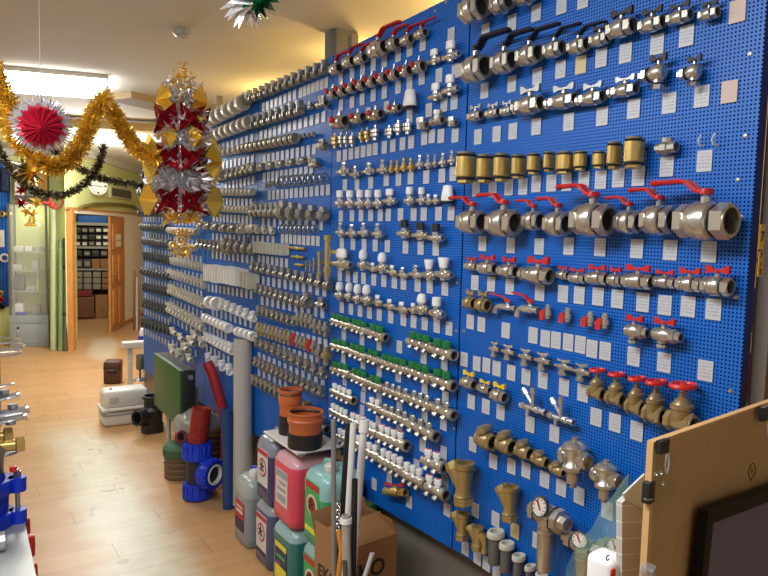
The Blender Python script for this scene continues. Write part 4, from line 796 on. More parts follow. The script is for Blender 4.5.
# fifth and sixth panels
for ph, kd, xa, ya, xb, yb, n, h in [('top row', 'cap.g', 172, 140, 203, 128, 7, 8), ('second row', 'tee.c', 172, 155, 204, 148, 8, 7), ('third row', 'cap.c', 172, 176, 205, 172, 9, 8), ('fourth row', 'coup.c', 170, 192, 206, 190, 12, 7), ('fifth row', 'coup.g', 170, 213, 206, 212, 12, 7),
        ('sixth row', 'coup.c', 168, 230, 198, 232, 10, 7), ('seventh row', 'coup.c', 168, 244, 196, 248, 9, 7), ('eighth row', 'elbow.c', 168, 260, 205, 268, 13, 7), ('ninth row', 'elbow.c', 168, 273, 205, 285, 12, 8), ('tenth row', 'tee.c', 169, 289, 205, 304, 12, 9), ('eleventh row', 'tee.c', 168, 307, 204, 327, 11, 10)]:
    row(ph + ' of panel five', even(kd, xa, ya, xb, yb, n, h, h + 1, .92))
row('lower group of panel five', EX('elbow.c', [(167, 178, 331, 8), (175, 185, 337, 8), (167, 178, 350, 12), (174, 184, 355, 14), (179, 190, 347, 9), (184, 197, 341, 10), (189, 200, 335, 10), (197, 206, 342, 12), (184, 194, 358, 9)]))
for ph, kd, xa, ya, xb, yb, n, h in [('top row', 'elbow.d', 142, 156, 171, 149, 8, 7), ('second row', 'elbow.d', 142, 175, 171, 171, 8, 7), ('third row', 'cap.d', 141, 192, 170, 191, 9, 8), ('fourth row', 'elbow.d', 139, 212, 168, 211, 8, 9), ('fifth row', 'coup.d', 142, 227, 168, 228, 10, 7),
        ('sixth row', 'coup.d', 144, 241, 170, 244, 10, 7), ('seventh row', 'elbow.d', 144, 256, 171, 261, 9, 7), ('eighth row', 'coup.d', 142, 271, 171, 277, 9, 7), ('ninth row', 'elbow.d', 143, 287, 171, 293, 9, 7), ('tenth row', 'tee.d', 143, 303, 171, 312, 9, 7), ('eleventh row', 'elbow.d', 142, 322, 171, 331, 8, 8)]:
    row(ph + ' of panel six', even(kd, xa, ya, xb, yb, n, h + 1, h + 1.5, 1.0))
# ------------------------------------------------------------------ things at the far left
def frame2(pa, pb):   # axes from two floor pixels
    a, b = hit(*pa, 2, 0), hit(*pb, 2, 0); u = (b - a); w = u.length; u.normalize(); n = Vector((u.y, -u.x, 0))
    if n.dot(EYE - a) < 0: n = -n
    return a, u, n, w, Matrix((u, -n, Vector((0, 0, 1)))).transposed()
a, u, n, w, Q = frame2((10, 347), (49, 346))
dep = .45; zc = (EYE.z - (a - EYE).xy.length * 0)  # base height from the photo
def zat(px, py, P0, nn): return on_plane(px, py, P0, nn).z
zb = zat(30, 315, a, n); zt = zat(30, 203, a, n)
CABM = mat('cabinet_paint', srgb(150, 160, 160), .5); ALU = mat('cabinet_aluminium', srgb(120, 124, 118), .35, .6); GLASS = mat('vitrine_glass', (.85, .9, .85), .03, 0, spec=.5, alpha=.14)
cb = root('display_cabinet', 'glass display cabinet with grey base beside the pine door frame', 'cabinet')
def lbox(mb, u0, u1, z0, z1, d0, d1, bev=0): return mb.box(a + u * (u0 + u1) / 2 - n * (d0 + d1) / 2 + Vector((0, 0, (z0 + z1) / 2)), (abs(u1 - u0), abs(d1 - d0), abs(z1 - z0)), rot=Q, bev=bev)
link('base', lbox(MB(), 0, w, 0, zb, 0, dep, .004).mesh('base', CABM), cb)
link('drawer_front', lbox(MB(), .03, w - .03, zb - .13, zb - .02, -.006, 0, .003).mesh('drawer_front', CABM), cb)
dd_ = link('cabinet_door', lbox(MB(), .03, w - .03, .05, zb - .15, -.008, 0, .003).mesh('cabinet_door', CABM), cb)
link('handle', lbox(MB(), .1, .12, zb - .32, zb - .22, -.03, -.008, .003).mesh('handle', CHROME), dd_)
link('lock', lbox(MB(), .1, .13, zb - .21, zb - .18, -.015, -.008).mesh('lock', BLACK), dd_)
for uu in (.015, w - .015):
    for d_ in (.015, dep - .015): link('corner_post', lbox(MB(), uu - .015, uu + .015, zb, zt, d_ - .015, d_ + .015).mesh('corner_post', ALU), cb)
link('top_frame', lbox(MB(), 0, w, zt - .03, zt, 0, dep).mesh('top_frame', ALU), cb)
link('front_glass', lbox(MB(), .03, w - .03, zb + .01, zt - .03, .004, .008).mesh('front_glass', GLASS), cb)
SHG = mat('glass_shelf', (.6, .72, .66), .1, alpha=.5)
shz = [zat(30, yy, a - n * .2, n) for yy in (251, 270, 290)]
for z in shz: link('glass_shelf', lbox(MB(), .02, w - .02, z - .012, z, .03, dep - .03).mesh('glass_shelf', SHG), cb)
def crate(u0, u1, z0, h, m, lb, nm='carton', cat='box', d0=.12, d1=.3): o = link(nm, lbox(MB(), u0 * w, u1 * w, z0 + .002, z0 + h, d0, d1, .006).mesh(nm, m)); tag(o, lb, cat, 'goods in the glass cabinet'); return o
crate(.10, .33, shz[0], .07, PAP, 'flat white box on the top glass shelf beside the cabinet post'); crate(.38, .58, shz[0], .08, PAP, 'flat white box in the middle of the top glass shelf')
crate(.62, .9, shz[0], .06, GREYP, 'grey box at the door end of the top glass shelf')
crate(.08, .3, shz[1], .09, CREAM, 'cream box at one end of the second glass shelf'); crate(.55, .72, shz[1], .16, GREYP, 'grey upright box on the second glass shelf')
crate(.08, .34, shz[2], .5 * (shz[1] - shz[2]) * 1.5, DARKP, 'dark boiler-like box on the third glass shelf'); crate(.4, .62, shz[2], .05, GREYP, 'low grey box on the third glass shelf')
o = link('shower_handle', lbox(MB(), .66 * w, .69 * w, shz[2], shz[2] + .3, .2, .22).mesh('shower_handle', WHITE)); tag(o, 'white slanted rod standing on the third glass shelf', 'rod')
crate(.1, .3, zb, .16, WHITE, 'white fitting box standing on the cabinet base shelf'); crate(.14, .42, zb, .04, BLUE, 'blue packet lying on the cabinet base shelf', d0=.03, d1=.1); crate(.5, .75, zb, .13, CARDG, 'grey bag-like box on the cabinet base shelf')
_l = bpy.data.lights.new('cabinet_lamp', 'POINT'); _l.energy = 5; _l.color = (1, .94, .66); _l.shadow_soft_size = .04; _o = bpy.data.objects.new('cabinet_lamp', _l); COL.objects.link(_o); _o.location = a + u * w * .5 - n * .22 + Vector((0, 0, zt - .1))
# green back of the vitrine is the wall; lit box on top
zz = zt
o = link('picture_board', lbox(MB(), .05, w * .98, zt + .05, zt + .62, .3, .34).mesh('picture_board', mat('dark_frames', srgb(92, 84, 76), .6))); tag(o, 'dark picture board standing on top of the glass cabinet', 'board')
for k in range(3):
    o2 = lbox(MB(), w * (.1 + .3 * k), w * (.34 + .3 * k), zt + .12, zt + .5, .285, .3); link('picture', o2.mesh('picture', (PAP, CARDG, mat('amber_print', srgb(200, 150, 60), .6))[k]), o)
# tubes between cabinet and door
def post(name, lb, cat, px, ytop, ybot, wpx, m, dd=0, lean=0, **k):
    f0 = hit(px, ybot, 2, 0); d0 = proj(f0)[2]; tp = at_dist(px + lean, ytop, d0 + dd); r = wpx * d0 / F / 2
    o = link(name, MB().lathe([(0, 0), (r, 0), (r, (tp - f0).length), (r * .86, (tp - f0).length), (r * .84, (tp - f0).length - .2), (0, (tp - f0).length - .2)], c=f0, seg=20, rot=Vector((0, 0, 1)).rotation_difference((tp - f0).normalized()).to_matrix()).mesh(name, m)); tag(o, lb, cat, k.get('group')); return o, f0, tp, r
PALEG = mat('pale_green_tube', srgb(176, 190, 140), .45); GREENT = mat('dull_green_tube', srgb(120, 140, 88), .5)
post('cardboard_tube', 'pale green tube standing beside the glass cabinet under a red hoop', 'tube', 53.6, 208, 350, 6.5, PALEG)
post('cardboard_tube', 'darker green tube standing between the pale tube and grey pipes', 'tube', 60.5, 240, 351, 4.5, GREENT)
b_, f0, tp, r = post('pipe_bundle', 'strapped grey pipe bundle leaning on the pine door post', 'pipes', 65.4, 238, 351, 4.6, mat('bundle_grey', srgb(96, 96, 84), .4, .4))
for py in (267, 314):
    c = at_dist(65.4, py, proj(f0)[2]); link('strap', MB().lathe([(r * 1.15, -.02), (r * 1.2, 0), (r * 1.15, .02)], c=c).mesh('strap', BLACK), b_)
c = at_dist(56, 202.5, proj(f0)[2]); o = root('red_hoop', 'red ring with a short arm hanging over the pale green tube', 'hanger')
RQ = Vector((0, 0, 1)).rotation_difference((EYE - c).normalized()).to_matrix()
link('ring', MB().torus(c, .085, .014, rot=RQ).mesh('ring', REDH), o); link('arm', MB().cyl(c - Vector((.03, 0, .03)), c - Vector((.18, .02, .0)), .02).lathe([(0, -.04), (.05, -.03), (.05, .03), (0, .04)], c=c - Vector((.05, 0, .03))).mesh('arm', REDH), o)
# small blue board on the far wall
s_a, s_b = ls(-30), ls(11.5)
zt2, zb2 = lpt(6, 160).z, lpt(6, 306).z
m_ = MB(); lwbox(m_, s_a, s_b, zb2, zt2, -.03, -.003); o = link('pegboard_panel', m_.mesh('perforated_sheet', PEG)); tag(o, 'small blue panel on the green wall beside the glass cabinet', 'pegboard')
qn = Vector((0, 0, 1)).rotation_difference(cn_).to_matrix(); c = lpt(4.5, 258, .045); o = link('white_flange', MB().torus(c, .055, .018, rot=qn, seg=18).mesh('white_flange', WHITE)); tag(o, 'white ring flange on the small blue panel', 'fitting')
m_ = MB(); lwbox(m_, ls(-1), ls(5), lpt(3, 247).z, lpt(3, 230).z, -.035, -.03); o = link('paper_sheet', m_.mesh('paper_sheet', PAP)); tag(o, 'white paper sheet on the small blue panel', 'paper')
for k, (px, py, mm, lb) in enumerate(((3, 214, BRASS, 'brass fitting near the top of the small blue panel'), (9.5, 214, BRASS, 'brass fitting by the edge of the small blue panel'), (1.5, 293, BRASS, 'brass fitting low on the small blue panel'), (2, 299, RED, 'red fitting low on the small blue panel'), (3, 306, BLACK, 'black fitting at the bottom of the small blue panel'))):
    c = lpt(px, py, .03); o = link('valve_body', MB().lathe([(0, 0), (.03, 0), (.045, .03), (.045, .07), (.028, .08), (.02, .06)], c=c, rot=qn).mesh('valve_body', mm)); tag(o, lb, 'fitting', 'fittings on the small blue panel')
for k, (x0, x1) in enumerate(((-4, 3), (4, 12))):
    m_ = MB(); lwbox(m_, ls(x0), ls(x1), lpt(5, 192).z, lpt(5, 168).z, -.14, -.03, .02); o = link('hanging_pack', m_.mesh('hanging_pack', mat('dark_navy_pack', srgb(34, 46, 84), .7))); tag(o, ('outer' if k else 'inner') + ' dark navy pack hanging at the top of the small blue panel', 'pack', 'navy packs')
# chrome rack on the left at mid distance
o = root('wire_rack', 'round chrome wire rack at the aisle side in front of the cabinet', 'rack')
c = hit(-2, 353, 2, .82)
for k, (dz_, r_) in enumerate(((0, .17), (.05, .19), (.10, .15))): link('wire_ring', MB().torus(c + Vector((0, 0, dz_)), r_, .008, seg=28).mesh('wire_ring', CHROME), o)
link('pole', MB().cyl((c.x, c.y, 0), c + Vector((0, 0, .1)), .015).mesh('pole', CHROME), o); link('base', MB().lathe([(0, 0), (.15, 0), (.14, .02), (0, .03)], c=(c.x, c.y, 0)).mesh('base', CHROME), o)
m_ = MB()
for k in range(6): a_ = k * pi / 3; m_.cyl(c, c + Vector((cos(a_) * .17, sin(a_) * .17, 0)), .005, seg=5)
link('spokes', m_.mesh('spokes', CHROME), o)
# ------------------------------------------------------------------ counter at lower left
zt_ = .85
T0, T1 = hit(22, 508, 2, zt_), hit(37, 580, 2, zt_); td = (T1 - T0).normalized(); T1 = T1 + td * .5; T0 = T0 - td * .02
side = Vector((td.y, -td.x, 0))
if side.x > 0: side = -side
STL = mat('brushed_counter', srgb(150, 152, 150), .35, .35, noise=.06, nscale=4)
o = root('display_table', 'grey metal display table holding the blue pipe coupling', 'table')
link('table_top', MB().prism([T0, T1, T1 + side * .9, T0 + side * .9], (0, 0, -.03)).mesh('table_top', STL), o)
for p_ in (T0 + side * .06 + td * .05, T1 + side * .06 - td * .05, T0 + side * .84 + td * .05, T1 + side * .84 - td * .05): link('leg', MB().box((p_.x, p_.y, .41), (.04, .04, .82)).mesh('leg', UP), o)
for k, (px, py, r_) in enumerate(((33, 545, .016), (30.5, 528, .009), (35, 574, .017))):
    c = hit(px, py, 2, zt_ - .07); oo = link('red_tap_handle', MB().lathe([(0, -.04), (r_, -.035), (r_ * 1.1, 0), (r_, .035), (0, .04)], c=c - Vector((.01, 0, .0)), seg=14).cyl(c - Vector((.01, 0, 0)), c + side * .06, .008).mesh('red_tap_handle', RED)); tag(oo, ('larger', 'smaller', 'tall')[k] + ' red handle sticking out under the grey table edge', 'handle', 'red handles under the table')
# flanged blue coupling on the table
BC = root('flange_coupling', 'blue flanged pipe coupling with bolts standing on the grey table', 'coupling')
c0 = hit(4, 522, 2, zt_ + .0); dC = proj(c0)[2]; c0 = Vector((c0.x - .055, c0.y, zt_)); pm = dC / F
def zpx(py): return at_dist(8, py, dC).z
zz1, zz2, zz3, zz4 = zpx(505), zpx(488), zpx(480), zpx(466)
Rr = .085
link('coupling_body', MB().lathe([(Rr * .7, zt_), (Rr * .8, zt_ + .01), (Rr * .85, (zz1 + zz2) / 2), (Rr * .8, zz2 + .02), (Rr * .65, zz4)], c=(c0.x, c0.y, 0), seg=28).mesh('coupling_body', BLUE), BC)
for za, zb_ in ((zpx(524) + .0, zpx(509)), (zpx(490), zpx(476))):
    m_ = MB().lathe([(Rr * .6, za), (Rr, za), (Rr * 1.04, za + .006), (Rr * 1.04, zb_ - .006), (Rr, zb_), (Rr * .6, zb_)], c=(c0.x, c0.y, 0), seg=28)
    for k in range(3): a_ = radians(-10 + 120 * k); m_.lathe([(0, za), (.028, za), (.028, zb_), (0, zb_)], c=(c0.x + cos(a_) * Rr * 1.15, c0.y + sin(a_) * Rr * 1.15, 0), seg=14)
    link('flange', m_.mesh('flange', BLUE), BC)
for k in range(3):
    a_ = radians(-10 + 120 * k); p_ = Vector((c0.x + cos(a_) * Rr * 1.15, c0.y + sin(a_) * Rr * 1.15, 0)); bt = link('bolt', MB().cyl(p_ + Vector((0, 0, zpx(526))), p_ + Vector((0, 0, zpx(468))), .008, seg=8).cyl(p_ + Vector((0, 0, zpx(476))), p_ + Vector((0, 0, zpx(470))), .014, seg=6).mesh('bolt', STEEL), BC)
    if k == 0: link('bolt_cap', MB().lathe([(0, .02), (.01, .018), (.011, 0), (0, 0)], c=p_ + Vector((-.012, -.01, zpx(469)))).mesh('bolt_cap', REDH), bt)
# grey reducer resting on the coupling, with brass piece
o = link('pipe_collar', MB().lathe([(.055, zz3), (.058, zpx(478)), (.06, zpx(452)), (.064, zpx(450)), (.064, zpx(446)), (.045, zpx(440)), (.045, zpx(436)), (0, zpx(436))], c=(c0.x, c0.y, 0), seg=24).mesh('pipe_collar', STEEL)); tag(o, 'grey steel collar standing in the blue flanged coupling', 'fitting')
# display stand carrying chrome taps over the table
st = root('tap_stand', 'narrow upright stand at the table side holding chrome taps', 'stand')
sx0 = hit(-9, 440, 1, c0.y + .02); 
link('board', MB().box((sx0.x - .02, c0.y + .03, 1.2), (.02, .5, .7)).mesh('board', PEG), st)
for k, (px, py, L_, rr_, lb) in enumerate(((11.5, 384, .11, .004, 'thin chrome rod topmost on the tap stand'), (17, 395, .13, .010, 'chrome tap spout second from top on the stand'), (26, 409, .17, .012, 'chrome tap spout with round collar, third on the stand'), (24, 416.5, .17, .011, 'lowest chrome tap spout on the stand'))):
    tip = at_dist(px, py, dC); o = root('chrome_tap', lb, 'tap', group='chrome taps on the stand')
    link('spout', MB().tube([tip + Vector((-L_, .02, -.02)), tip + Vector((-L_ * .5, .0, -.008)), tip], rr_, 10).cyl(tip, tip + Vector((.008, 0, .002)), rr_ * 1.35).mesh('spout', CHROME), o)
    if k: link('collar', MB().cyl(tip + Vector((-.04, 0, -.012 if k == 3 else .008)), tip + Vector((-.04, 0, -.022 if k == 3 else .022)), .016).mesh('collar', CHROME), o)
for k, (px, py, r_) in enumerate(((15, 445, .024), (3, 437, .028))):
    c = at_dist(px, py, dC); o = root('brass_fitting', ('small' if k == 0 else 'big') + ' brass hexagonal fitting beside the grey collar on the stand', 'fitting')
    link('body', MB().lathe([(0, -.045), (r_ * .8, -.045), (r_ * .8, 0), (0, 0)], 'x', c, seg=16).mesh('body', BRASS), o)
    m_ = MB(); m_.lathe([(r_ * .8, 0), (r_ * 1.1, .004), (r_ * 1.1, .028), (r_ * .7, .03), (r_ * .65, .0)], 'x', c, seg=6); link('hex_nut', m_.mesh('hex_nut', BRASS), o)
o = link('ring_nut', MB().lathe([(.02, -.01), (.03, -.01), (.03, .01), (.02, .01)], 'x', hit(1, 541, 2, zt_ + .03), seg=10).mesh('ring_nut', CHROME)); tag(o, 'small chrome ring nut lying at the grey table edge', 'fitting')
# ------------------------------------------------------------------ ceiling light
q_ = [hit(px, py, 2, H3 - .07) for px, py in ((4, 76), (106, 87), (104, 98), (3, 97))]
fx_ = root('ceiling_light', 'bright fluorescent ceiling light with a white diffuser', 'lamp')
cL = sum(q_, Vector()) / 4; uL = ((q_[1] - q_[0]) + (q_[2] - q_[3])).normalized(); wL = (q_[1] - q_[0]).length; nL = Vector((-uL.y, uL.x, 0)); hL = abs((q_[3] - q_[0]).dot(nL))
QL = Matrix((uL, nL, Vector((0, 0, 1)))).transposed()
LIT = mat('lit_diffuser', (1, 1, 1), .5, emit=(1, .97, .88), es=22)
q_ = [hit(px, py, 2, H3 - .07) for px, py in ((3, 75), (106, 84), (103, 99), (1, 92))]
link('frame', MB().prism([v + (v - cL) * .02 + Vector((0, 0, .035)) for v in q_], (0, 0, .034)).mesh('frame', CEIL), fx_); link('diffuser', MB().prism(q_, (0, 0, .035)).mesh('diffuser', LIT), fx_)
print('light', cL, wL, hL)
# ------------------------------------------------------------------ tinsel and foil ornaments
GOLDF = mat('gold_foil', srgb(250, 214, 96), .24, .7); SILF = mat('silver_foil', (.86, .86, .88), .22, .7); REDF = mat('red_foil', srgb(150, 16, 38), .2, .75)
OLIVE = mat('olive_tinsel', srgb(70, 62, 38), .45, .4); GREENF = mat('green_foil', srgb(20, 120, 70), .25, .7)
def tinsel(name, lab, pts, R_, m, n, w=.004):
    P_ = [Vector(p) for p in pts]; cum = [0]
    for a, b in zip(P_, P_[1:]): cum.append(cum[-1] + (b - a).length)
    rnd = random.Random(len(lab)); mb = MB()
    def at(t):
        i = 0
        while i < len(P_) - 2 and cum[i + 1] < t: i += 1
        p0, p1, p2, p3 = P_[max(i - 1, 0)], P_[i], P_[i + 1], P_[min(i + 2, len(P_) - 1)]
        v = (t - cum[i]) / (cum[i + 1] - cum[i]); return .5 * ((2 * p1) + (p2 - p0) * v + (2 * p0 - 5 * p1 + 4 * p2 - p3) * v * v + (3 * p1 - p0 - 3 * p2 + p3) * v ** 3)
    for k in range(n):
        c = at(cum[-1] * rnd.random()); d = Vector((rnd.gauss(0, 1), rnd.gauss(0, 1), rnd.gauss(0, 1))).normalized(); s_ = d.cross(Vector((rnd.gauss(0, 1), rnd.gauss(0, 1), rnd.gauss(0, 1)))).normalized() * w * rnd.uniform(.6, 1.4)
        e = c + d * R_ * rnd.uniform(.7, 1.1); mb.poly([c + s_, c - s_, e - s_ * .5, e + s_ * .5])
    mb.tube([at(cum[-1] * i / 30) for i in range(31)], R_ * .12, 5)
    o = link(name, mb.mesh(name, m)); tag(o, lab, 'garland'); return o
dT = 3.3
tinsel('tinsel_garland', 'thick gold tinsel garland drooping from the ceiling light', [at_dist(x, y, dT + .3) for x, y in ((-20, 75), (-2, 100), (12, 132), (28, 152), (44, 165), (57, 167), (72, 158), (84, 138), (95, 112), (104, 98))], .062, GOLDF, 4200, .005)
tinsel('tinsel_garland', 'gold tinsel garland running from the light to the foil lantern', [at_dist(x, y, dT + .5) for x, y in ((104, 98), (112, 112), (122, 128), (133, 144), (144, 153), (156, 158))], .058, GOLDF, 2400, .005)
tinsel('tinsel_garland', 'gold tinsel hanging at the edge beneath the light', [at_dist(x, y, dT) for x, y in ((-12, 60), (0, 86), (6, 100), (14, 112), (12, 135))], .06, GOLDF, 1800, .005)
tinsel('tinsel_garland', 'dark olive tinsel garland sagging below the gold one', [at_dist(x, y, 5.6) for x, y in ((-5, 142), (4, 158), (14, 173), (28, 187), (45, 194), (62, 195), (78, 188), (92, 176), (99, 162), (103, 147))], .045, OLIVE, 2200, .006)
tinsel('tinsel_garland', 'dark olive tinsel garland running over the wall clock', [at_dist(x, y, 6.0) for x, y in ((48, 146), (60, 155), (75, 165), (90, 174), (108, 180), (126, 183), (146, 187))], .045, OLIVE, 1600, .006)
def burst(mb, c, q, r, n, depth=.02, inner=.35, jag=0, seed=1):
    rnd = random.Random(seed); vs = []
    cen = c + q @ Vector((0, 0, depth))
    for k in range(2 * n):
        a = pi * k / n; rr = r * (1 if k % 2 == 0 else inner) * (1 + jag * rnd.uniform(-1, 1)); vs.append(c + q @ Vector((rr * cos(a), rr * sin(a), depth * (.3 if k % 2 == 0 else -.6))))
    for k in range(2 * n): mb.poly([cen, vs[k], vs[(k + 1) % (2 * n)]])
    return mb
def faceq(c, yaw=0, pit=0):
    d = (EYE - c); d.z = 0; d.normalize(); d = Matrix.Rotation(yaw, 3, 'Z') @ d; d = Vector((d.x, d.y, pit)).normalized(); return Vector((0, 0, 1)).rotation_difference(d).to_matrix()
# red and silver rosette
c = at_dist(41, 126, 3.1); o = root('foil_rosette', 'red and silver pleated foil rosette hanging beneath the ceiling light', 'ornament')
q = faceq(c, 0, -.35); m_ = MB()
for k in range(3): burst(m_, c - q @ Vector((0, 0, .012 + .006 * k)), q @ Matrix.Rotation(k * .1, 3, 'Z'), .136, 20, .02, .62, .06, k)
link('silver_rim', m_.mesh('silver_rim', SILF, sharp=5), o)
m_ = MB(); burst(m_, c + q @ Vector((0, 0, .012)), q, .108, 16, .03, .78, .03, 5); burst(m_, c + q @ Vector((0, 0, .02)), q @ Matrix.Rotation(.12, 3, 'Z'), .09, 16, .03, .7, .03, 6); link('red_centre', m_.mesh('red_centre', mat('pinkish_red_foil', srgb(206, 44, 72), .35, .25), sharp=5), o)
link('string', MB().cyl(c + Vector((0, 0, .1)), (c.x, c.y, H3), .0015, seg=4).mesh('string', WHITE), o)
# green and silver rosette at the top edge
c = at_dist(249, -2, 2.2); o = root('foil_rosette', 'green and silver foil rosette hanging at the top edge of the view', 'ornament'); q = faceq(c, .3, -.8)
m_ = MB(); burst(m_, c, q, .10, 14, .03, .5, .2, 3); burst(m_, c + q @ Vector((0, 0, .02)), q @ Matrix.Rotation(.2, 3, 'Z'), .09, 14, .03, .5, .2, 4); link('silver_spikes', m_.mesh('silver_spikes', SILF, sharp=5), o)
c2 = c + R @ Vector((.025, .01, 0)); m_ = MB(); burst(m_, c2 + q @ Vector((0, 0, .03)), q, .075, 12, .03, .5, .2, 8); link('green_spikes', m_.mesh('green_spikes', GREENF, sharp=5), o)
# small gold rosette and gold bells over the cabinet
c = at_dist(31, 171, 5.0); o = root('foil_rosette', 'small gold and green foil rosette below the gold garland', 'ornament'); q = faceq(c, .2, -.3)
m_ = MB(); burst(m_, c, q, .11, 12, .04, .45, .2, 11); link('gold_spikes', m_.mesh('gold_spikes', GOLDF, sharp=5), o); m_ = MB(); burst(m_, c - q @ Vector((0, 0, .03)), q, .15, 11, .04, .4, .25, 12); link('green_spikes', m_.mesh('green_spikes', MATS['olive_tinsel'], sharp=5), o)
o = root('foil_bell_string', 'string of small red and gold foil bells over the glass cabinet', 'ornament')
for k, (px, py, r_, mm, nm) in enumerate(((22, 176, .06, REDF, 'red_star'), (21, 190, .06, REDF, 'red_star'), (22, 203, .06, REDF, 'red_star'), (36, 202, .07, GOLDF, 'gold_star'), (28, 211, .06, GOLDF, 'gold_star'), (33, 214, .05, GOLDF, 'gold_star'), (32, 222, .07, GOLDF, 'gold_bell'), (35, 167, .05, GOLDF, 'gold_star'), (34, 182, .05, GOLDF, 'gold_star'))):
    c = at_dist(px, py, 6.4); m_ = MB()
    if 'bell' in nm: m_.lathe([(.0, .06), (.02, .05), (.035, .0), (.07, -.035), (.06, -.04), (0, -.02)], c=c)
    else: burst(m_, c, faceq(c, random.uniform(-.5, .5)), r_, 6, .03, .5, .2, k)
    link(nm, m_.mesh(nm, mm, sharp=10), o)
# big foil lantern
dL = 3.95
def lp(px, py): return at_dist(px, py, dL)
LN = root('foil_lantern', 'tall hanging foil lantern of gold, silver and red stars', 'ornament')
cx0 = lp(182, 150); ax = Vector((cx0.x, cx0.y, 0)); k_px = dL / F
zq = lambda py: lp(182, py).z
link('string', MB().cyl((ax.x, ax.y, zq(62)), (ax.x, ax.y, H3 - .03), .0015, seg=4).mesh('string', SILF), LN)
o = link('ceiling_rose', MB().lathe([(0, H3), (.045, H3), (.05, H3 - .01), (.05, H3 - .03), (.03, H3 - .045), (0, H3 - .045)], c=ax, seg=20).mesh('ceiling_rose', mat('smoked_glass', (.4, .42, .38), .2))); tag(o, 'small round glassy ceiling fitting above the foil lantern', 'fitting')
rad_ = (EYE - cx0); rad_.z = 0; rad_.normalize(); rgt = Vector((-rad_.y, rad_.x, 0))
if rgt.dot(R @ Vector((1, 0, 0))) < 0: rgt = -rgt
def tier(py, r, dz, m, name, yaws, n=4, sz=None, inner=.4, push=.05, seed=0):
    for i, yw in enumerate(yaws):
        d = Matrix.Rotation(yw, 3, 'Z') @ rad_; c = Vector((ax.x, ax.y, zq(py))) + d * push
        q = Vector((0, 0, 1)).rotation_difference(d).to_matrix()
        # orient so star points are diagonal
        xa = Vector((0, 0, 1)).cross(d).normalized(); q = Matrix((xa, Vector((0, 0, 1)), d)).transposed() @ Matrix.Rotation(pi / 4 if n == 4 else 0, 3, 'Z')
        m_ = MB(); burst(m_, c, q, r, n, dz, inner, .08, seed + i); 
        link(name, m_.mesh(name, m, sharp=5), LN)
def frill(py0, py1, r, m, name, n=220, seed=3):
    rnd = random.Random(seed); mb = MB(); z0, z1 = zq(py1), zq(py0)
    for k in range(n):
        a = rnd.uniform(0, 2 * pi); z = rnd.uniform(z0, z1); ri = r * rnd.uniform(.1, .8); c = Vector((ax.x + cos(a) * ri, ax.y + sin(a) * ri, z)); d = Vector((cos(a + rnd.uniform(-.8, .8)), sin(a), rnd.uniform(-.9, .9))).normalized()
        s_ = d.cross(Vector((rnd.gauss(0, 1), rnd.gauss(0, 1), rnd.gauss(0, 1)))).normalized() * .010; e = c + d * r * .34; mb.poly([c + s_, c - s_, e])
    link(name, mb.mesh(name, m, sharp=5), LN)
frill(64, 76, .035, GOLDF, 'gold_tip', 50, 1); frill(74, 92, .075, GOLDF, 'gold_curls', 110, 2); frill(82, 112, .12, SILF, 'silver_curls', 320, 3)
tier(104, .11, .05, GOLDF, 'gold_star', [1.25, -1.25, 2.6], 8, inner=.5, push=.10, seed=5)
tier(121, .115, .06, REDF, 'red_star', [.45, -.75, 2.2, -2.2], 4, inner=.42, push=.12, seed=15)
frill(112, 152, .17, SILF, 'silver_frill', 620, 6)
tier(137, .09, .04, GOLDF, 'gold_star', [.9, -.9], 6, inner=.5, push=.10, seed=25)
tier(161, .115, .06, REDF, 'red_star', [.5, -.65, 2.2, -2.2], 4, inner=.42, push=.12, seed=35)
tier(161, .15, .06, GOLDF, 'gold_star', [1.45, -1.35], 8, inner=.5, push=.17, seed=45)
frill(168, 190, .21, SILF, 'silver_frill', 560, 8)
tier(201, .105, .06, REDF, 'red_star', [.5, -.65, 2.2, -2.2], 4, inner=.42, push=.12, seed=55)
tier(201, .13, .06, GOLDF, 'gold_star', [1.4, -1.4], 4, inner=.45, push=.18, seed=65)
frill(192, 210, .17, SILF, 'silver_frill', 320, 9); frill(154, 170, .17, SILF, 'silver_frill', 320, 19)
frill(213, 222, .13, GOLDF, 'gold_frill', 160, 10); frill(229, 239, .06, GOLDF, 'gold_drop', 70, 11); frill(241, 258, .08, GOLDF, 'gold_drop', 110, 12)
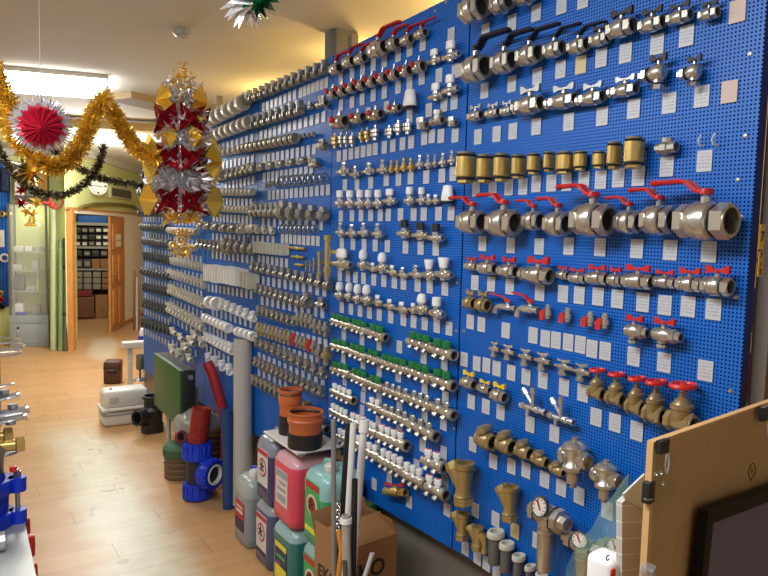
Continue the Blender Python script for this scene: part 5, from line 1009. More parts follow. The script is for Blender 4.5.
# ------------------------------------------------------------------ canisters
def canister_mat(name, top, liq, level):
    g = G(name, .25, 0, .5); vec, ox, oy, oz = g.obj(); f = g.math('GREATER_THAN', oz, level)
    g.put(g.b.inputs['Base Color'], g.mix(f, (*srgb(*liq), 1), (*srgb(*top), 1))); g.b.inputs['Subsurface Weight'].default_value = .0; return g.m
CAPW = mat('canister_cap_white', srgb(214, 212, 205), .4)
def canister(x, y, z, lab, cm, capm, label=None, w=.23, d=.235, h=.385, rz=0.0, handle=None):
    o = root('plastic_canister', lab, 'canister', (x, y, z), rz, 'liquid canisters beside the pipes')
    mb = MB(); bm = mb.bm; rings = []
    for zz, s_, rc in ((0, .92, .05), (.012, .99, .045), (.06, 1, .045), (h * .5, .985, .045), (h * .78, 1, .045), (h * .86, .97, .05), (h * .93, .86, .05), (h * .965, .66, .05), (h * .97, .3, .03)):
        r = []; hw, hd = w / 2 * s_, d / 2 * s_; rc = min(rc, hw * .8, hd * .8)
        for cx_i, cy_i, a0 in ((1, 1, 0), (-1, 1, 90), (-1, -1, 180), (1, -1, 270)):
            for k in range(5):
                a = radians(a0 + k * 22.5); r.append(bm.verts.new((cx_i * (hw - rc) + rc * cos(a), cy_i * (hd - rc) + rc * sin(a), zz)))
        rings.append(r)
    for a, b in zip(rings, rings[1:]):
        for k in range(20): bm.faces.new((a[k], a[(k + 1) % 20], b[(k + 1) % 20], b[k]))
    bm.faces.new(rings[0][::-1]); bm.faces.new(rings[-1])
    link('body', mb.mesh('canister_body', cm, sharp=50), o)
    link('cap', MB().lathe([(.024, h * .9), (.026, h * .99), (.03, h * .99), (.031, h * 1.06), (.027, h * 1.075), (0, h * 1.075)], c=(-w * .2, -d * .22, 0), seg=18).mesh('cap', capm), o)
    link('handle', MB().tube([(0, d * .42, h * .86), (0, d * .36, h * .99), (0, d * .1, h * 1.03), (0, -d * .02, h * 1.02), (0, -d * .04, h * .95)], .014, 8).mesh('handle', handle or cm), o)
    if label:
        for face in label['faces']:
            nx = face == 'x'; e = .0012; hw = (w if nx else d) / 2 * 1.0
            def quad(u0, u1, z0, z1, m, off, nm, par=o):
                mm = MB()
                if nx: mm.box((-hw - off, (u0 + u1) / 2, (z0 + z1) / 2), (.0015, abs(u1 - u0), z1 - z0))
                else: mm.box(((u0 + u1) / 2, -d / 2 - off, (z0 + z1) / 2), (abs(u1 - u0), .0015, z1 - z0))
                return link(nm, mm.mesh(nm, m), par)
            L = label; z0, z1 = h * L.get('z0', .2), h * L.get('z1', .75)
            base = quad(-.07, .07, z0, z1, L['bg'], e, 'paper_label')
            for (u0, u1, a, b, m) in L.get('blocks', []): quad(u0, u1, z0 + (z1 - z0) * a, z0 + (z1 - z0) * b, m, e + .0012, 'label_block', base)
            if L.get('emblem'):
                zc = z0 + (z1 - z0) * .55
                for r, m, off in ((.052, L['emblem'][0], .003), (.040, L['emblem'][1], .0045)):
                    mm = MB()
                    if nx: mm.lathe([(0, -hw - off), (r, -hw - off), (r, -hw)], 'x', (0, 0, zc), seg=24)
                    else: mm.lathe([(0, -d / 2 - off), (r, -d / 2 - off), (r, -d / 2)], 'y', (0, 0, zc), seg=24)
                    link('label_emblem', mm.mesh('label_emblem', m), base)
                mm = MB()
                for k, (u, v, r) in enumerate(((0, .012, .014), (-.012, -.014, .010), (.014, -.010, .011), (0, .03, .008), (.022, .012, .006), (-.022, .010, .006))):
                    if nx: mm.lathe([(0, -hw - .0065), (r, -hw - .0065), (r, -hw)], 'x', (0, u, zc + v), seg=10)
                    else: mm.lathe([(0, -d / 2 - .0065), (r, -d / 2 - .0065), (r, -d / 2)], 'y', (u, 0, zc + v), seg=10)
                link('emblem_figure', mm.mesh('emblem_figure', L['emblem'][2]), base)
    return o
LBR = mat('label_red', srgb(176, 44, 40), .45); LBW = mat('label_white', srgb(206, 200, 196), .45); LBG = mat('label_green', srgb(60, 160, 80), .45); LBY = mat('label_yellow', srgb(222, 208, 60), .45); LBN = mat('label_navy', srgb(36, 40, 84), .45); LBD = mat('label_dark', srgb(60, 34, 30), .5); LBGY = mat('label_grey', srgb(150, 150, 150), .45); LBM = mat('label_magenta', srgb(150, 50, 110), .45)
XS = 1.535; CH = .372
mCl = canister_mat('clear_canister', (158, 164, 160), (134, 142, 146), .30); mPu = canister_mat('violet_canister', (132, 134, 148), (58, 58, 98), .27); mPu2 = canister_mat('violet_canister_lower', (140, 144, 152), (78, 80, 112), .31)
mPi = canister_mat('pink_canister', (206, 156, 164), (214, 72, 92), .31); mTe = canister_mat('teal_canister', (140, 172, 172), (50, 112, 104), .30); mMi = canister_mat('mint_canister', (140, 190, 186), (60, 158, 104), .24); mTe2 = canister_mat('pale_teal_canister', (136, 170, 170), (66, 128, 120), .28)
lab_ant = dict(faces='x', bg=LBW, z0=.18, z1=.78, emblem=(LBR, LBW, LBD), blocks=[(-.068, .068, .86, .98, LBR), (-.068, .068, .0, .1, LBN)])
lab_red = dict(faces='x', bg=LBR, z0=.2, z1=.62, blocks=[(-.068, .068, .0, .4, LBN), (-.05, .05, .6, .7, LBW), (-.05, .05, .78, .84, LBW)])
lab_pink = dict(faces='x', bg=LBW, z0=.25, z1=.74, blocks=[(-.068, .068, .78, .99, LBGY), (-.05, .03, .6, .68, LBGY), (-.05, .05, .4, .5, LBGY), (-.05, .05, .1, .3, LBGY)])
lab_teal = dict(faces='x', bg=LBN, z0=.12, z1=.7, blocks=[(-.068, .068, .86, .99, LBY), (-.068, .068, .0, .42, LBY), (-.05, .05, .62, .7, LBG), (.0, .05, .44, .52, LBM)])
lab_mint = dict(faces='x', bg=LBG, z0=.15, z1=.82, emblem=(LBW, LBR, LBD), blocks=[(-.068, .068, .86, .98, LBR), (-.068, .068, .0, .1, LBY)])
canister(XS, 3.74, 0, 'colourless canister with blue handle standing beside the grey pipe', mCl, CAPW, lab_red, h=.42, handle=BLUE)
canister(XS + .01, 3.43, 0, 'violet canister with red round emblem at bottom of its stack', mPu2, CAPW, lab_ant, h=CH)
canister(XS + .01, 3.42, CH, 'dark violet canister on top of another violet one', mPu, CAPW, lab_ant, h=CH)
canister(XS + .0, 3.11, 0, 'teal canister with yellow and navy label under the pink one', mTe, CAPW, lab_teal, h=CH, d=.26, w=.26)
canister(XS + .0, 3.11, CH, 'pink canister with white label under the brown pipe socket', mPi, CAPW, lab_pink, h=CH, d=.26, w=.26)
canister(XS + .01, 2.82, 0, 'pale teal canister at stack bottom behind the carton', mTe2, CAPW, lab_mint, h=CH)
canister(XS + .01, 2.815, CH, 'mint green canister with green emblem label behind the carton', mMi, CAPW, lab_mint, h=CH)
ZT = 2 * CH + .036
sh = link('white_board', MB().box((0, 0, 0), (.26, .42, .012), bev=.004).mesh('white_board', LBW), loc=(XS + .0, 3.15, ZT)); tag(sh, 'white board lying on the pink and violet canisters', 'board')
OR_ = mat('orange_brown_pvc', srgb(186, 96, 50), .4)
def socket(px, py_top, py_bot, wpx, lab):
    b = hit(px, py_bot, 2, ZT + .006); dep = proj(b)[2]; r = wpx * dep / F / 2; hgt = at_dist(px, py_top, dep).z - b.z
    o = root('pipe_socket', lab, 'pipe fitting', (b.x, b.y, ZT + .006), 0, 'brown pipe sockets on the canisters')
    link('base', MB().lathe([(0, 0), (r * .98, 0), (r, .01), (r, hgt * .42), (0, hgt * .42)], seg=28).mesh('base', BLACK), o, None); o.children[-1]['label'] = 'black lower part'
    link('collar', MB().lathe([(r * .93, hgt * .40), (r * .93, hgt * .62), (r * 1.0, hgt * .68), (r * 1.04, hgt * .78), (r * .98, hgt * .82), (r * .98, hgt * .93), (r * 1.05, hgt * .96), (r * 1.03, hgt), (r * .92, hgt), (r * .88, hgt * .5), (0, hgt * .48)], seg=32).mesh('collar', OR_), o)
    link('seal_ring', MB().torus((0, 0, hgt * .9), r * .9, .007, seg=28).mesh('seal_ring', BLACK), o)
    return o
socket(305, 410, 446, 35, 'wide orange-brown pipe socket with black base on white board'); o = socket(290, 388, 433, 23, 'narrow tall orange-brown pipe socket behind the wide one')
# ------------------------------------------------------------------ carton with pipes
c0 = hit(342, 553, 2, .55); ca = hit(397, 534, 2, .55); cc = hit(315, 527, 2, .55)
u = (ca - c0); W_ = u.length; u.normalize(); v = Vector((-u.y, u.x, 0)); V_ = .20
o = root('carton', 'open brown carton with black lettering behind the upright pipes', 'box')
wl_ = MB(); t_ = .006
CQ = Matrix((u, v, Vector((0, 0, 1)))).transposed()
def cbx(mb, a0, a1, b0, b1, z0, z1): return mb.box(c0 * 1 + u * (a0 + a1) / 2 + v * (b0 + b1) / 2 + Vector((0, 0, (z0 + z1) / 2 - c0.z)), (a1 - a0, b1 - b0, z1 - z0), rot=CQ)
cbx(wl_, 0, W_, 0, t_, 0, .55); cbx(wl_, 0, W_, V_ - t_, V_, 0, .55); cbx(wl_, 0, t_, t_, V_ - t_, 0, .55); cbx(wl_, W_ - t_, W_, t_, V_ - t_, 0, .55); cbx(wl_, t_, W_ - t_, t_, V_ - t_, 0, .01)
link('box_walls', wl_.mesh('box_walls', CARD), o)
tz = Vector((0, 0, 1))
def flap(p, q, out, nm='flap'): 
    m_ = MB().prism([p, q, q + out, p + out], (0, 0, .004)); link(nm, m_.mesh(nm, CARD), o)
T = lambda a_, b_: Vector((c0.x, c0.y, .55)) + u * a_ + v * b_
flap(T(0, V_), T(W_, V_), v * .04 + tz * .09); flap(T(0.004, 0), T(W_ - .004, 0), v * .12 + tz * .06); flap(T(W_, 0), T(W_, V_), u * -.03 + tz * .07); flap(T(0, V_ * .35), T(0, V_ * .98), -u * .005 + tz * .07)
def on_face(org, xa, za, off):  # text matrix
    n_ = xa.cross(za); return Matrix.Translation(org + n_ * off) @ Matrix((xa, za, n_)).transposed().to_4x4()
text('lettering', 'EKO', .10, BLACK, on_face(T(W_ * .45, 0) - tz * .12, u, tz, .001), o); text('lettering', 'EKO', .075, BLACK, on_face(T(0, V_ * .5) - tz * .14, -v, tz, .001), o)
m_ = MB()
for k in range(7): p_ = T(W_ * (.32 + .06 * k), -.001) - tz * (.185); m_.box(p_, (.012, .001, .016 + .006 * (k % 2)), rot=CQ)
link('small_print', m_.mesh('small_print', BLACK), o)
print('carton', c0, W_)
def stick(nm, lab, cat, top, bot, r, m, zb=.03, dep_top=None, hollow=True, cap=None, corr=False):
    cc_ = T(W_ * bot[0], V_ * bot[1]); B = Vector((cc_.x, cc_.y, zb)); dB = proj(Vector((cc_.x, cc_.y, .6)))[2]
    tp = at_dist(top[0], top[1], dep_top or dB + .02)
    d = tp - B; L = d.length; q = tz.rotation_difference(d.normalized()).to_matrix()
    if corr:
        pr = [(0, 0)] + [(r * (1.0 if k % 2 else .88), L * k / 160) for k in range(161)] + [(r * .7, L), (r * .7, L - .1), (0, L - .1)]
    else: pr = [(0, 0), (r, 0), (r, L), (r * .75, L), (r * .72, L - .12), (0, L - .12)] if hollow else [(0, 0), (r, 0), (r, L), (0, L)]
    ob = link(nm, MB().lathe(pr, c=B, seg=16, rot=q).mesh(nm, m)); tag(ob, lab, cat, 'pipes standing in the carton')
    if cap: link('collar', MB().lathe([(r * 1.0, L - cap[0]), (r * cap[1], L - cap[0]), (r * cap[1], L - cap[2]), (r * .8, L - cap[2])], c=B, seg=16, rot=q).mesh('collar', cap[3] if len(cap) > 3 else WHITE), ob)
    return ob
WP = mat('white_pipe', (.74, .73, .70), .35)
def stick(nm, lab, cat, top, bot, r, m, dep=2.6, hollow=True, cap=None, corr=False, bend=None):
    tp = at_dist(top[0], top[1], dep); bt = at_dist(bot[0], bot[1], dep)
    B = tp + (bt - tp) * ((tp.z - .005) / (tp.z - bt.z)); d = tp - B; L = d.length; q = tz.rotation_difference(d.normalized()).to_matrix()
    if corr:
        pr = [(0, 0)] + [(r * (1.0 if k % 2 else .86), L * k / 150) for k in range(151)] + [(r * .7, L), (r * .7, L - .1), (0, L - .1)]
    else: pr = [(0, 0), (r, 0), (r, L), (r * .75, L), (r * .72, L - .12), (0, L - .12)] if hollow else [(0, 0), (r, 0), (r, L), (0, L)]
    mb = MB().tube([tp, at_dist(*bend, dep - .01), bt, B], r, 12) if bend else MB().lathe(pr, c=B, seg=16, rot=q)
    ob = link(nm, mb.mesh(nm, m)); tag(ob, lab, cat, 'pipes standing at the carton')
    if cap: link('collar', MB().lathe([(r * 1.0, L - cap[0]), (r * cap[1], L - cap[0]), (r * cap[1], L - cap[2]), (r * .8, L - cap[2])], c=B, seg=16, rot=q).mesh('collar', WHITE), ob)
    return ob
stick('ribbed_hose', 'silver ribbed conduit standing at the carton edge', 'pipe', (333.5, 419), (334.2, 576), .0105, mat('ribbed_silver', srgb(150, 148, 146), .35, .5), 2.56, corr=True)
stick('white_pipe', 'thin white pipe standing before the carton corner', 'pipe', (353.5, 423), (344.5, 576), .0125, WP, 2.60)
stick('white_pipe', 'thick white pipe with socket collar rising from the carton', 'pipe', (364.5, 420), (352.5, 576), .0155, WP, 2.78, cap=(.05, 1.35, -.002))
stick('black_pipe', 'long black pipe leaning behind the thin white pipe', 'pipe', (348.5, 424), (337.5, 576), .0115, BLACK, 2.63)
stick('black_pipe', 'shorter black pipe standing before the carton lettering', 'pipe', (354.8, 479), (353, 576), .0115, BLACK, 2.54)
stick('steel_pipe', 'pale steel pipe with a round white collar at the carton corner', 'pipe', (345.8, 515), (347, 576), .0165, mat('pale_steel', srgb(178, 174, 168), .3, .3), 2.50, cap=(.03, 1.35, .012))
stick('hose', 'amber hose hanging beside the ribbed conduit', 'hose', (338.8, 530), (338.5, 576), .0095, mat('amber_hose', srgb(204, 132, 34), .4), 2.52, hollow=False, bend=(341.5, 550))
stick('white_pipe', 'short grey-white pipe leaning before the carton lettering', 'pipe', (372.5, 553), (365, 576), .0085, mat('grey_white', srgb(176, 176, 180), .35), 2.46)
stick('black_pipe', 'short dark hose stub below the white collar', 'pipe', (344.8, 561), (345.3, 576), .009, DARKP, 2.44)
o2 = root('chain', 'silver chain hanging beside the ribbed conduit', 'chain'); pB = at_dist(338.5, 505, 2.55)
ch = MB()
for k in range(9): ch.torus(pB - tz * k * .013 + u * (.002 * (k % 2)), .008, .0025, 'x' if k % 2 else 'y', seg=10, sub=5)
link('links', ch.mesh('links', CHROME), o2)
# dark green crate standing behind carton
gq = hit(392, 505, 0, D + .05); o = link('green_crate', MB().box((D + .01, gq.y + .35, .27), (.08, .45, .54), bev=.01).mesh('green_crate', mat('dark_green_plastic', srgb(30, 96, 60), .5))); tag(o, 'dark green box standing behind the carton under the panels', 'box')
# ------------------------------------------------------------------ pipes and fittings on the floor
def fcyl(nm, lab, cat, px, pyb, pyt, wpx, m, prof=None, lean=0, dd=0, seg=28, grp=None, z0=0, cparts=None, rootless=True):
    f0 = hit(px, pyb, 2, z0); d0 = proj(f0)[2]; r = wpx * d0 / F / 2; f0 = f0 + Vector((FWD.x, FWD.y, 0)).normalized() * r * .8; d0 = proj(f0)[2]; tp = at_dist(px + lean, pyt, d0 + dd); d = tp - f0; L = d.length
    q = tz.rotation_difference(d.normalized()).to_matrix()
    pr = prof(r, L) if prof else [(0, 0), (r, 0), (r, L), (r * .92, L), (r * .9, L - .3), (0, L - .3)]
    o = link(nm, MB().lathe(pr, c=f0, seg=seg, rot=q).mesh(nm, m)); tag(o, lab, cat, grp); return o, f0, tp, r, q, L
GP = mat('grey_sewer_pipe', srgb(176, 172, 166), .45)
fcyl('grey_pipe', 'tall grey sewage pipe standing on the floor by the panels', 'pipe', 240.8, 512, 339, 19, GP, lambda r, L: [(0, 0), (r * .8, 0), (r * .8, .03), (r * 1.0, .03), (r * 1.0, L), (r * .93, L), (r * .9, L - .4), (0, L - .4)], lean=2.5)
BPM = mat('navy_pipe', srgb(22, 62, 118), .4)
fcyl('blue_pipe', 'dark blue pipe with socket end standing beside the grey pipe', 'pipe', 227.3, 510, 409, 12.5, BPM, lambda r, L: [(0, 0), (r * .92, 0), (r * .92, L - .12), (r * 1.02, L - .1), (r * 1.02, L - .025), (r * 1.1, L - .02), (r * 1.1, L), (r * .95, L), (r * .9, L - .3), (0, L - .3)])
# tee coupling, blue with black body
f0 = hit(193.5, 503, 2, 0); d0 = proj(f0)[2]; k_ = d0 / F; f0 = f0 + Vector((FWD.x, FWD.y, 0)).normalized() * 13 * k_; d0 = proj(f0)[2]; k_ = d0 / F
hz = lambda py: at_dist(200, py, d0).z
o = root('compression_tee', 'black compression tee with three blue ribbed nuts standing on the floor', 'pipe fitting', (f0.x, f0.y, 0))
def nut(mb, r, t0_, t1_, axis='z', c=(0, 0, 0), rot=None, flip=False):
    a = [(r * .82, t0_), (r * .98, t0_ + (t1_ - t0_) * .1), (r, t0_ + (t1_ - t0_) * .4), (r * .94, t0_ + (t1_ - t0_) * .5), (r * .94, t1_), (r * .7, t1_)]
    mb.lathe(a, axis, c, seg=28, rot=rot)
    for k in range(14):
        an = 2 * pi * k / 14; M = AX[axis] if rot is None else rot
        mb.cyl(Vector(c) + M @ Vector((r * .95 * cos(an), r * .95 * sin(an), t0_ + .1 * (t1_ - t0_))), Vector(c) + M @ Vector((r * .95 * cos(an), r * .95 * sin(an), t1_ - .1 * (t1_ - t0_))), r * .09, seg=6)
    return mb
zt1, zt2 = hz(481), hz(458); zt3 = hz(440)
rN = 14.0 * k_
link('body', MB().lathe([(0, .02), (rN * .75, .02), (rN * .75, zt3), (0, zt3)], seg=24).mesh('body', BLACK), o)
link('ribbed_nut', nut(MB(), rN, .0, zt1).mesh('ribbed_nut', BLUE), o); link('ribbed_nut', nut(MB(), rN * 1.03, zt2 + .0, zt3 + .0).mesh('ribbed_nut', BLUE), o)
bd = (Vector((.55, -1.0, .0))).normalized(); bq = tz.rotation_difference(bd).to_matrix(); bc = Vector((0, 0, (zt1 + zt2) / 2 + .00))
link('side_body', MB().cyl(bc, bc + bd * rN * 1.2, rN * .7).mesh('side_body', BLACK), o)
link('ribbed_nut', nut(MB(), rN * 1.08, rN * .75, rN * 1.7, rot=bq, c=bc).mesh('ribbed_nut', BLUE), o)
link('white_ring', MB().lathe([(rN * .62, rN * 1.4), (rN * .74, rN * 1.72), (rN * .62, rN * 1.74), (rN * .58, rN * 1.2)], c=bc, rot=bq).mesh('white_ring', WHITE), o)
link('bore', MB().lathe([(0, rN * 1.45), (rN * .66, rN * 1.45)], c=bc, rot=bq).mesh('bore', BORE_SHADE), o)
# red corrugated pipe standing in the tee
rc = 9.6 * k_; zc0, zc1 = zt3 - .02, at_dist(201, 406, d0).z
REDC = mat('red_corrugated', srgb(170, 56, 46), .5); n_ = 17
pr = [(rc * .8, 0)]
LC = (zc1 - zc0)
for k in range(n_): pr += [(rc, LC * (k + .15) / n_), (rc, LC * (k + .55) / n_), (rc * .8, LC * (k + .65) / n_), (rc * .8, LC * (k + 1.0) / n_)]
pr += [(rc, LC), (rc * .8, LC), (rc * .75, LC * .5), (0, LC * .5)]
tilt = (at_dist(201.5, 406, d0) - at_dist(197, 440, d0)).normalized()
o = link('corrugated_pipe', MB().lathe(pr, c=(f0.x, f0.y, zc0), seg=24, rot=tz.rotation_difference(tilt).to_matrix()).mesh('corrugated_pipe', REDC, sharp=20)); tag(o, 'red corrugated pipe piece standing in the blue-nut tee', 'pipe')
# brown ribbed manhole piece with green lid
f1 = hit(176, 481, 2, 0); d1 = proj(f1)[2]; k1 = d1 / F; f1 = f1 + Vector((FWD.x, FWD.y, 0)).normalized() * 14 * k1; d1 = proj(f1)[2]; k1 = d1 / F
BRN = mat('brown_ribbed', srgb(104, 82, 58), .6); LIDG = mat('lid_green', srgb(58, 96, 66), .6); r1 = 15.5 * k1; zl = at_dist(176, 452, d1).z
o = root('ribbed_tub', 'brown ribbed tub with a green lid beside the blue-nut tee', 'tub', (f1.x, f1.y, 0)); pr = [(0, 0)]
for k in range(4): b_ = zl * k / 4; pr += [(r1 * .97, b_), (r1, b_ + zl * .05), (r1, b_ + zl * .17), (r1 * .93, b_ + zl * .22), (r1 * .93, b_ + zl * .25)]
link('body', MB().lathe(pr + [(0, zl)], seg=32).mesh('body', BRN), o)
link('lid', MB().lathe([(r1 * 1.05, zl - .01), (r1 * 1.08, zl), (r1 * 1.08, zl + .05), (r1 * .9, zl + .075), (0, zl + .09)], seg=32).mesh('lid', LIDG), o)
# bag of something grey on the tub
bgc = hit(198, 440, 0, 1.42); db = proj(bgc)[2]
m_ = MB(); bmesh.ops.create_icosphere(m_.bm, subdivisions=4, radius=1)
rnd = random.Random(4)
from mathutils import noise as mno
for vv in m_.bm.verts:
    s_ = 1 + .12 * mno.noise(vv.co * 2.3) + .05 * mno.noise(vv.co * 7); vv.co = Vector((vv.co.x * .165, vv.co.y * .12, vv.co.z * .115)) * s_
BAG = mat('grey_bag_film', srgb(150, 148, 136), .28, noise=.35, nscale=8, bump=.4)
pb = at_dist(197, 424, 4.84); o = root('plastic_bag', 'grey plastic bag heaped behind the red corrugated pipe', 'bag', pb); link('bag', m_.mesh('bag', BAG, sharp=180), o)
pq = at_dist(181, 437, 4.68); m_ = MB(); m_.torus(pq, .036, .012, rot=faceq(pq, .5, .4), seg=20, sub=8); o = link('red_ring', m_.mesh('red_ring', mat('dull_red', srgb(120, 50, 44), .5))); tag(o, 'dull red rubber ring sticking out of the grey bag', 'ring')
link('dark_core', MB().lathe([(0, 0), (.03, 0)], c=pq, rot=faceq(pq, .5, .4)).mesh('dark_core', BLACK), o)
bx = at_dist(200, 470, 4.88); o = link('grey_crate', MB().box((bx.x, bx.y, (pb.z - .1) / 2), (.11, .11, pb.z - .1), bev=.01).mesh('grey_crate', mat('dark_grey_crate', srgb(70, 66, 60), .7))); tag(o, 'dark grey box on the floor supporting the plastic bag', 'box')
# dark green cone shaped tank part behind bag + coil of red pipe
ds = d1 + .55; f2 = at_dist(204, 386, ds); o = link('green_tank', MB().lathe([(0, 0), (.1, 0), (.1, f2.z * .6), (.09, f2.z * .7), (.085, f2.z), (0, f2.z + .01)], c=(f2.x, f2.y, 0), seg=28).mesh('green_tank', mat('tank_green', srgb(48, 66, 56), .6))); tag(o, 'dark green tank standing behind the grey plastic bag', 'tank')
p0, p1, p2 = at_dist(207, 362, d1 - .15), at_dist(215, 382, d1 - .15), at_dist(226, 424, d1 - .12)
RP = mat('red_pipe', srgb(168, 40, 44), .4)
o = link('red_pipe', MB().tube([p0, p0.lerp(p1, .5) + Vector((0, 0, .01)), p1, p1.lerp(p2, .5) + Vector((0, 0, .012)), p2, p2 - Vector((0, 0, .35))], .038, 14).mesh('red_pipe', RP)); tag(o, 'smooth red curved pipe leaning towards the dark blue pipe', 'pipe')
# brown ribbed coil behind the blue pipe
pc = at_dist(214, 460, d1 + .2); m_ = MB()
for k in range(7): m_.torus((pc.x, pc.y, .05 + k * .045), .075, .022, seg=20, sub=6)
o = link('brown_coil', m_.mesh('brown_coil', mat('brown_coil', srgb(110, 74, 46), .6))); tag(o, 'brown ribbed coil standing behind the blue-nut tee', 'coil')
pc = at_dist(219, 440, d1 + .25); o = link('blue_fitting', MB().tube([pc + Vector((0, 0, -.08)), pc + Vector((-.03, 0, 0)), pc + Vector((0, 0, .08))], .018, 8).mesh('blue_fitting', BLUE)); tag(o, 'blue fitting hook beside the dark blue pipe', 'fitting')
# ------------------------------------------------------------------ green radiator
g0 = hit(180, 432, 2, 0); GX = None
# near bottom edge of the green face, raised on a foot
rn = at_dist(180, 371, 4.75); rf = hit(154, 353, 2, rn.z)      # top edge near / far
ru = (rf - rn); RL = ru.length; ru.normalize(); rv = Vector((ru.y, -ru.x, 0))
if rv.x < 0: rv = -rv
zbr = at_dist(181, 431, proj(rn)[2]).z
RG = mat('radiator_green', srgb(12, 84, 44), .42, noise=.08, nscale=3); RQ_ = Matrix((ru, rv, tz)).transposed()
o = root('radiator', 'green glossy panel radiator with black sides standing on a foot', 'radiator'); zc_ = (rn.z + zbr) / 2; hh = rn.z - zbr; th = .09
print('radiator', rn, rf, zbr, RL)
ctr = Vector((rn.x, rn.y, zc_)) + ru * RL / 2
link('front_panel', MB().box(ctr + rv * .01, (RL, .02, hh), rot=RQ_, bev=.004).mesh('front_panel', RG), o); link('casing', MB().box(ctr + rv * (.02 + th / 2), (RL * .995, th, hh * .99), rot=RQ_, bev=.004).mesh('casing', BLACK), o)
m_ = MB()
for k in range(22): m_.box(ctr + rv * (.02 + th / 2) + ru * (RL * (k + .5) / 22 - RL / 2) + tz * (hh / 2), (RL / 44, th * .8, .006), rot=RQ_)
link('top_grille', m_.mesh('top_grille', DARKP), o)
vc = Vector((rn.x, rn.y, rn.z - .05)) + rv * .07; link('vent_plug', MB().cyl(vc, vc - ru * .02, .018).mesh('vent_plug', CHROME), o)
for s_ in (.12, .88): p_ = Vector((rn.x, rn.y, 0)) + ru * RL * s_ + rv * .09; link('foot', MB().cyl(p_, p_ + tz * zbr, .018).cyl(p_, p_ + tz * .01, .05).mesh('foot', GREYP), o)
# ------------------------------------------------------------------ white macerator unit
a0, a1 = hit(103.5, 428, 2, 0), hit(136, 424, 2, 0); mu = (a1 - a0); ML = mu.length * 1.45; mu.normalize(); mv = Vector((mu.y, -mu.x, 0))
if mv.dot(EYE - a0) > 0: mv = -mv
MQ = Matrix((mu, mv, tz)).transposed(); dM = proj(a0)[2]; MW = .26
zA, zB, zC = at_dist(106, 414, dM).z, at_dist(106, 410, dM).z, at_dist(110, 392, dM).z
print('macerator', a0, ML, zA, zB, zC)
WG = mat('unit_white', srgb(216, 214, 206), .35)
o = root('macerator_pump', 'white rounded macerator pump box standing on the floor by the aisle', 'pump')
mc = lambda z: a0 + mu * ML / 2 + mv * MW / 2 + tz * z
link('lower_tank', MB().box(mc(zA / 2), (ML, MW, zA), rot=MQ, bev=.03).mesh('lower_tank', WG), o)
link('grey_band', MB().box(mc(zA * .8), (ML + .004, MW + .004, zA * .34), rot=MQ, bev=.028).mesh('grey_band', mat('unit_grey', srgb(150, 154, 152), .4)), o)
link('rim', MB().box(mc(zB - .008), (ML + .03, MW + .03, .03), rot=MQ, bev=.012).mesh('rim', WG), o)
link('lid', MB().box(mc((zB + zC) / 2), (ML * .97, MW * .95, zC - zB), rot=MQ, bev=.035).mesh('lid', WG), o)
link('latch', MB().box(a0 + mu * ML * .22 - mv * .0 + tz * (zB + (zC - zB) * .5) + mv * .003, (.08, .015, .06), rot=MQ, bev=.004).mesh('latch', mat('latch_beige', srgb(190, 186, 170), .5)), o)
link('plug', MB().lathe([(0, zC + .012), (.012, zC + .01), (.014, zC - .005)], c=a0 + mu * ML * .2 + mv * .1).mesh('plug', DARKP), o)
# black elbow fittings near it
fb = hit(149, 434, 2, 0); dB_ = proj(fb)[2]; kb = dB_ / F; fb = fb + Vector((FWD.x, FWD.y, 0)).normalized() * 10 * kb; rb_ = 11 * kb
zt_b = at_dist(149, 397, dB_).z
o = root('black_pipe_branch', 'black pipe branch with side socket beside the white pump', 'pipe fitting', (fb.x, fb.y, 0))
link('body', MB().lathe([(0, 0), (rb_ * 1.0, 0), (rb_, zt_b * .22), (rb_ * .9, zt_b * .25), (rb_ * .9, zt_b * .5), (rb_ * 1.0, zt_b * .55), (rb_ * 1.0, zt_b * .62), (rb_ * .75, zt_b * .7), (rb_ * .72, zt_b * .9), (rb_ * .9, zt_b * .92), (rb_ * .9, zt_b * 1.0), (rb_ * .75, zt_b), (rb_ * .7, zt_b * .7), (0, zt_b * .7)], seg=24).mesh('body', BLACK), o)
sd = (at_dist(135, 414, dB_ - .1) - Vector((fb.x, fb.y, at_dist(149, 414, dB_).z))); sdn = sd.normalized()
cB = Vector((0, 0, zt_b * .42)); link('side_socket', MB().pipe(cB, cB + sdn * sd.length * .85, rb_ * .58, rb_ * .5).pipe(cB + sdn * sd.length * .45, cB + sdn * sd.length * .9, rb_ * .72, rb_ * .55).mesh('side_socket', BLACK), o)
# brown case
b0 = hit(106, 386, 2, 0); dD = proj(b0)[2]; kd = dD / F
bw = 19 * kd; zh = at_dist(112, 363, dD).z
o = root('brown_case', 'small dark brown case standing on the floor near the doorway', 'case', (b0.x + bw * .5, b0.y + .16, 0), -.35)
link('shell', MB().box((0, 0, zh / 2), (bw * .85, .2, zh), bev=.02).mesh('shell', mat('dark_brown', srgb(78, 46, 36), .5)), o)
link('handle', MB().tube([(-.04, -.11, zh * .5), (-.03, -.13, zh * .62), (.03, -.13, zh * .62), (.04, -.11, zh * .5)], .01, 6).mesh('handle', BLACK), o); link('seam_band', MB().box((0, 0, zh * .72), (bw * .87, .205, .012)).mesh('seam_band', BLACK), o)
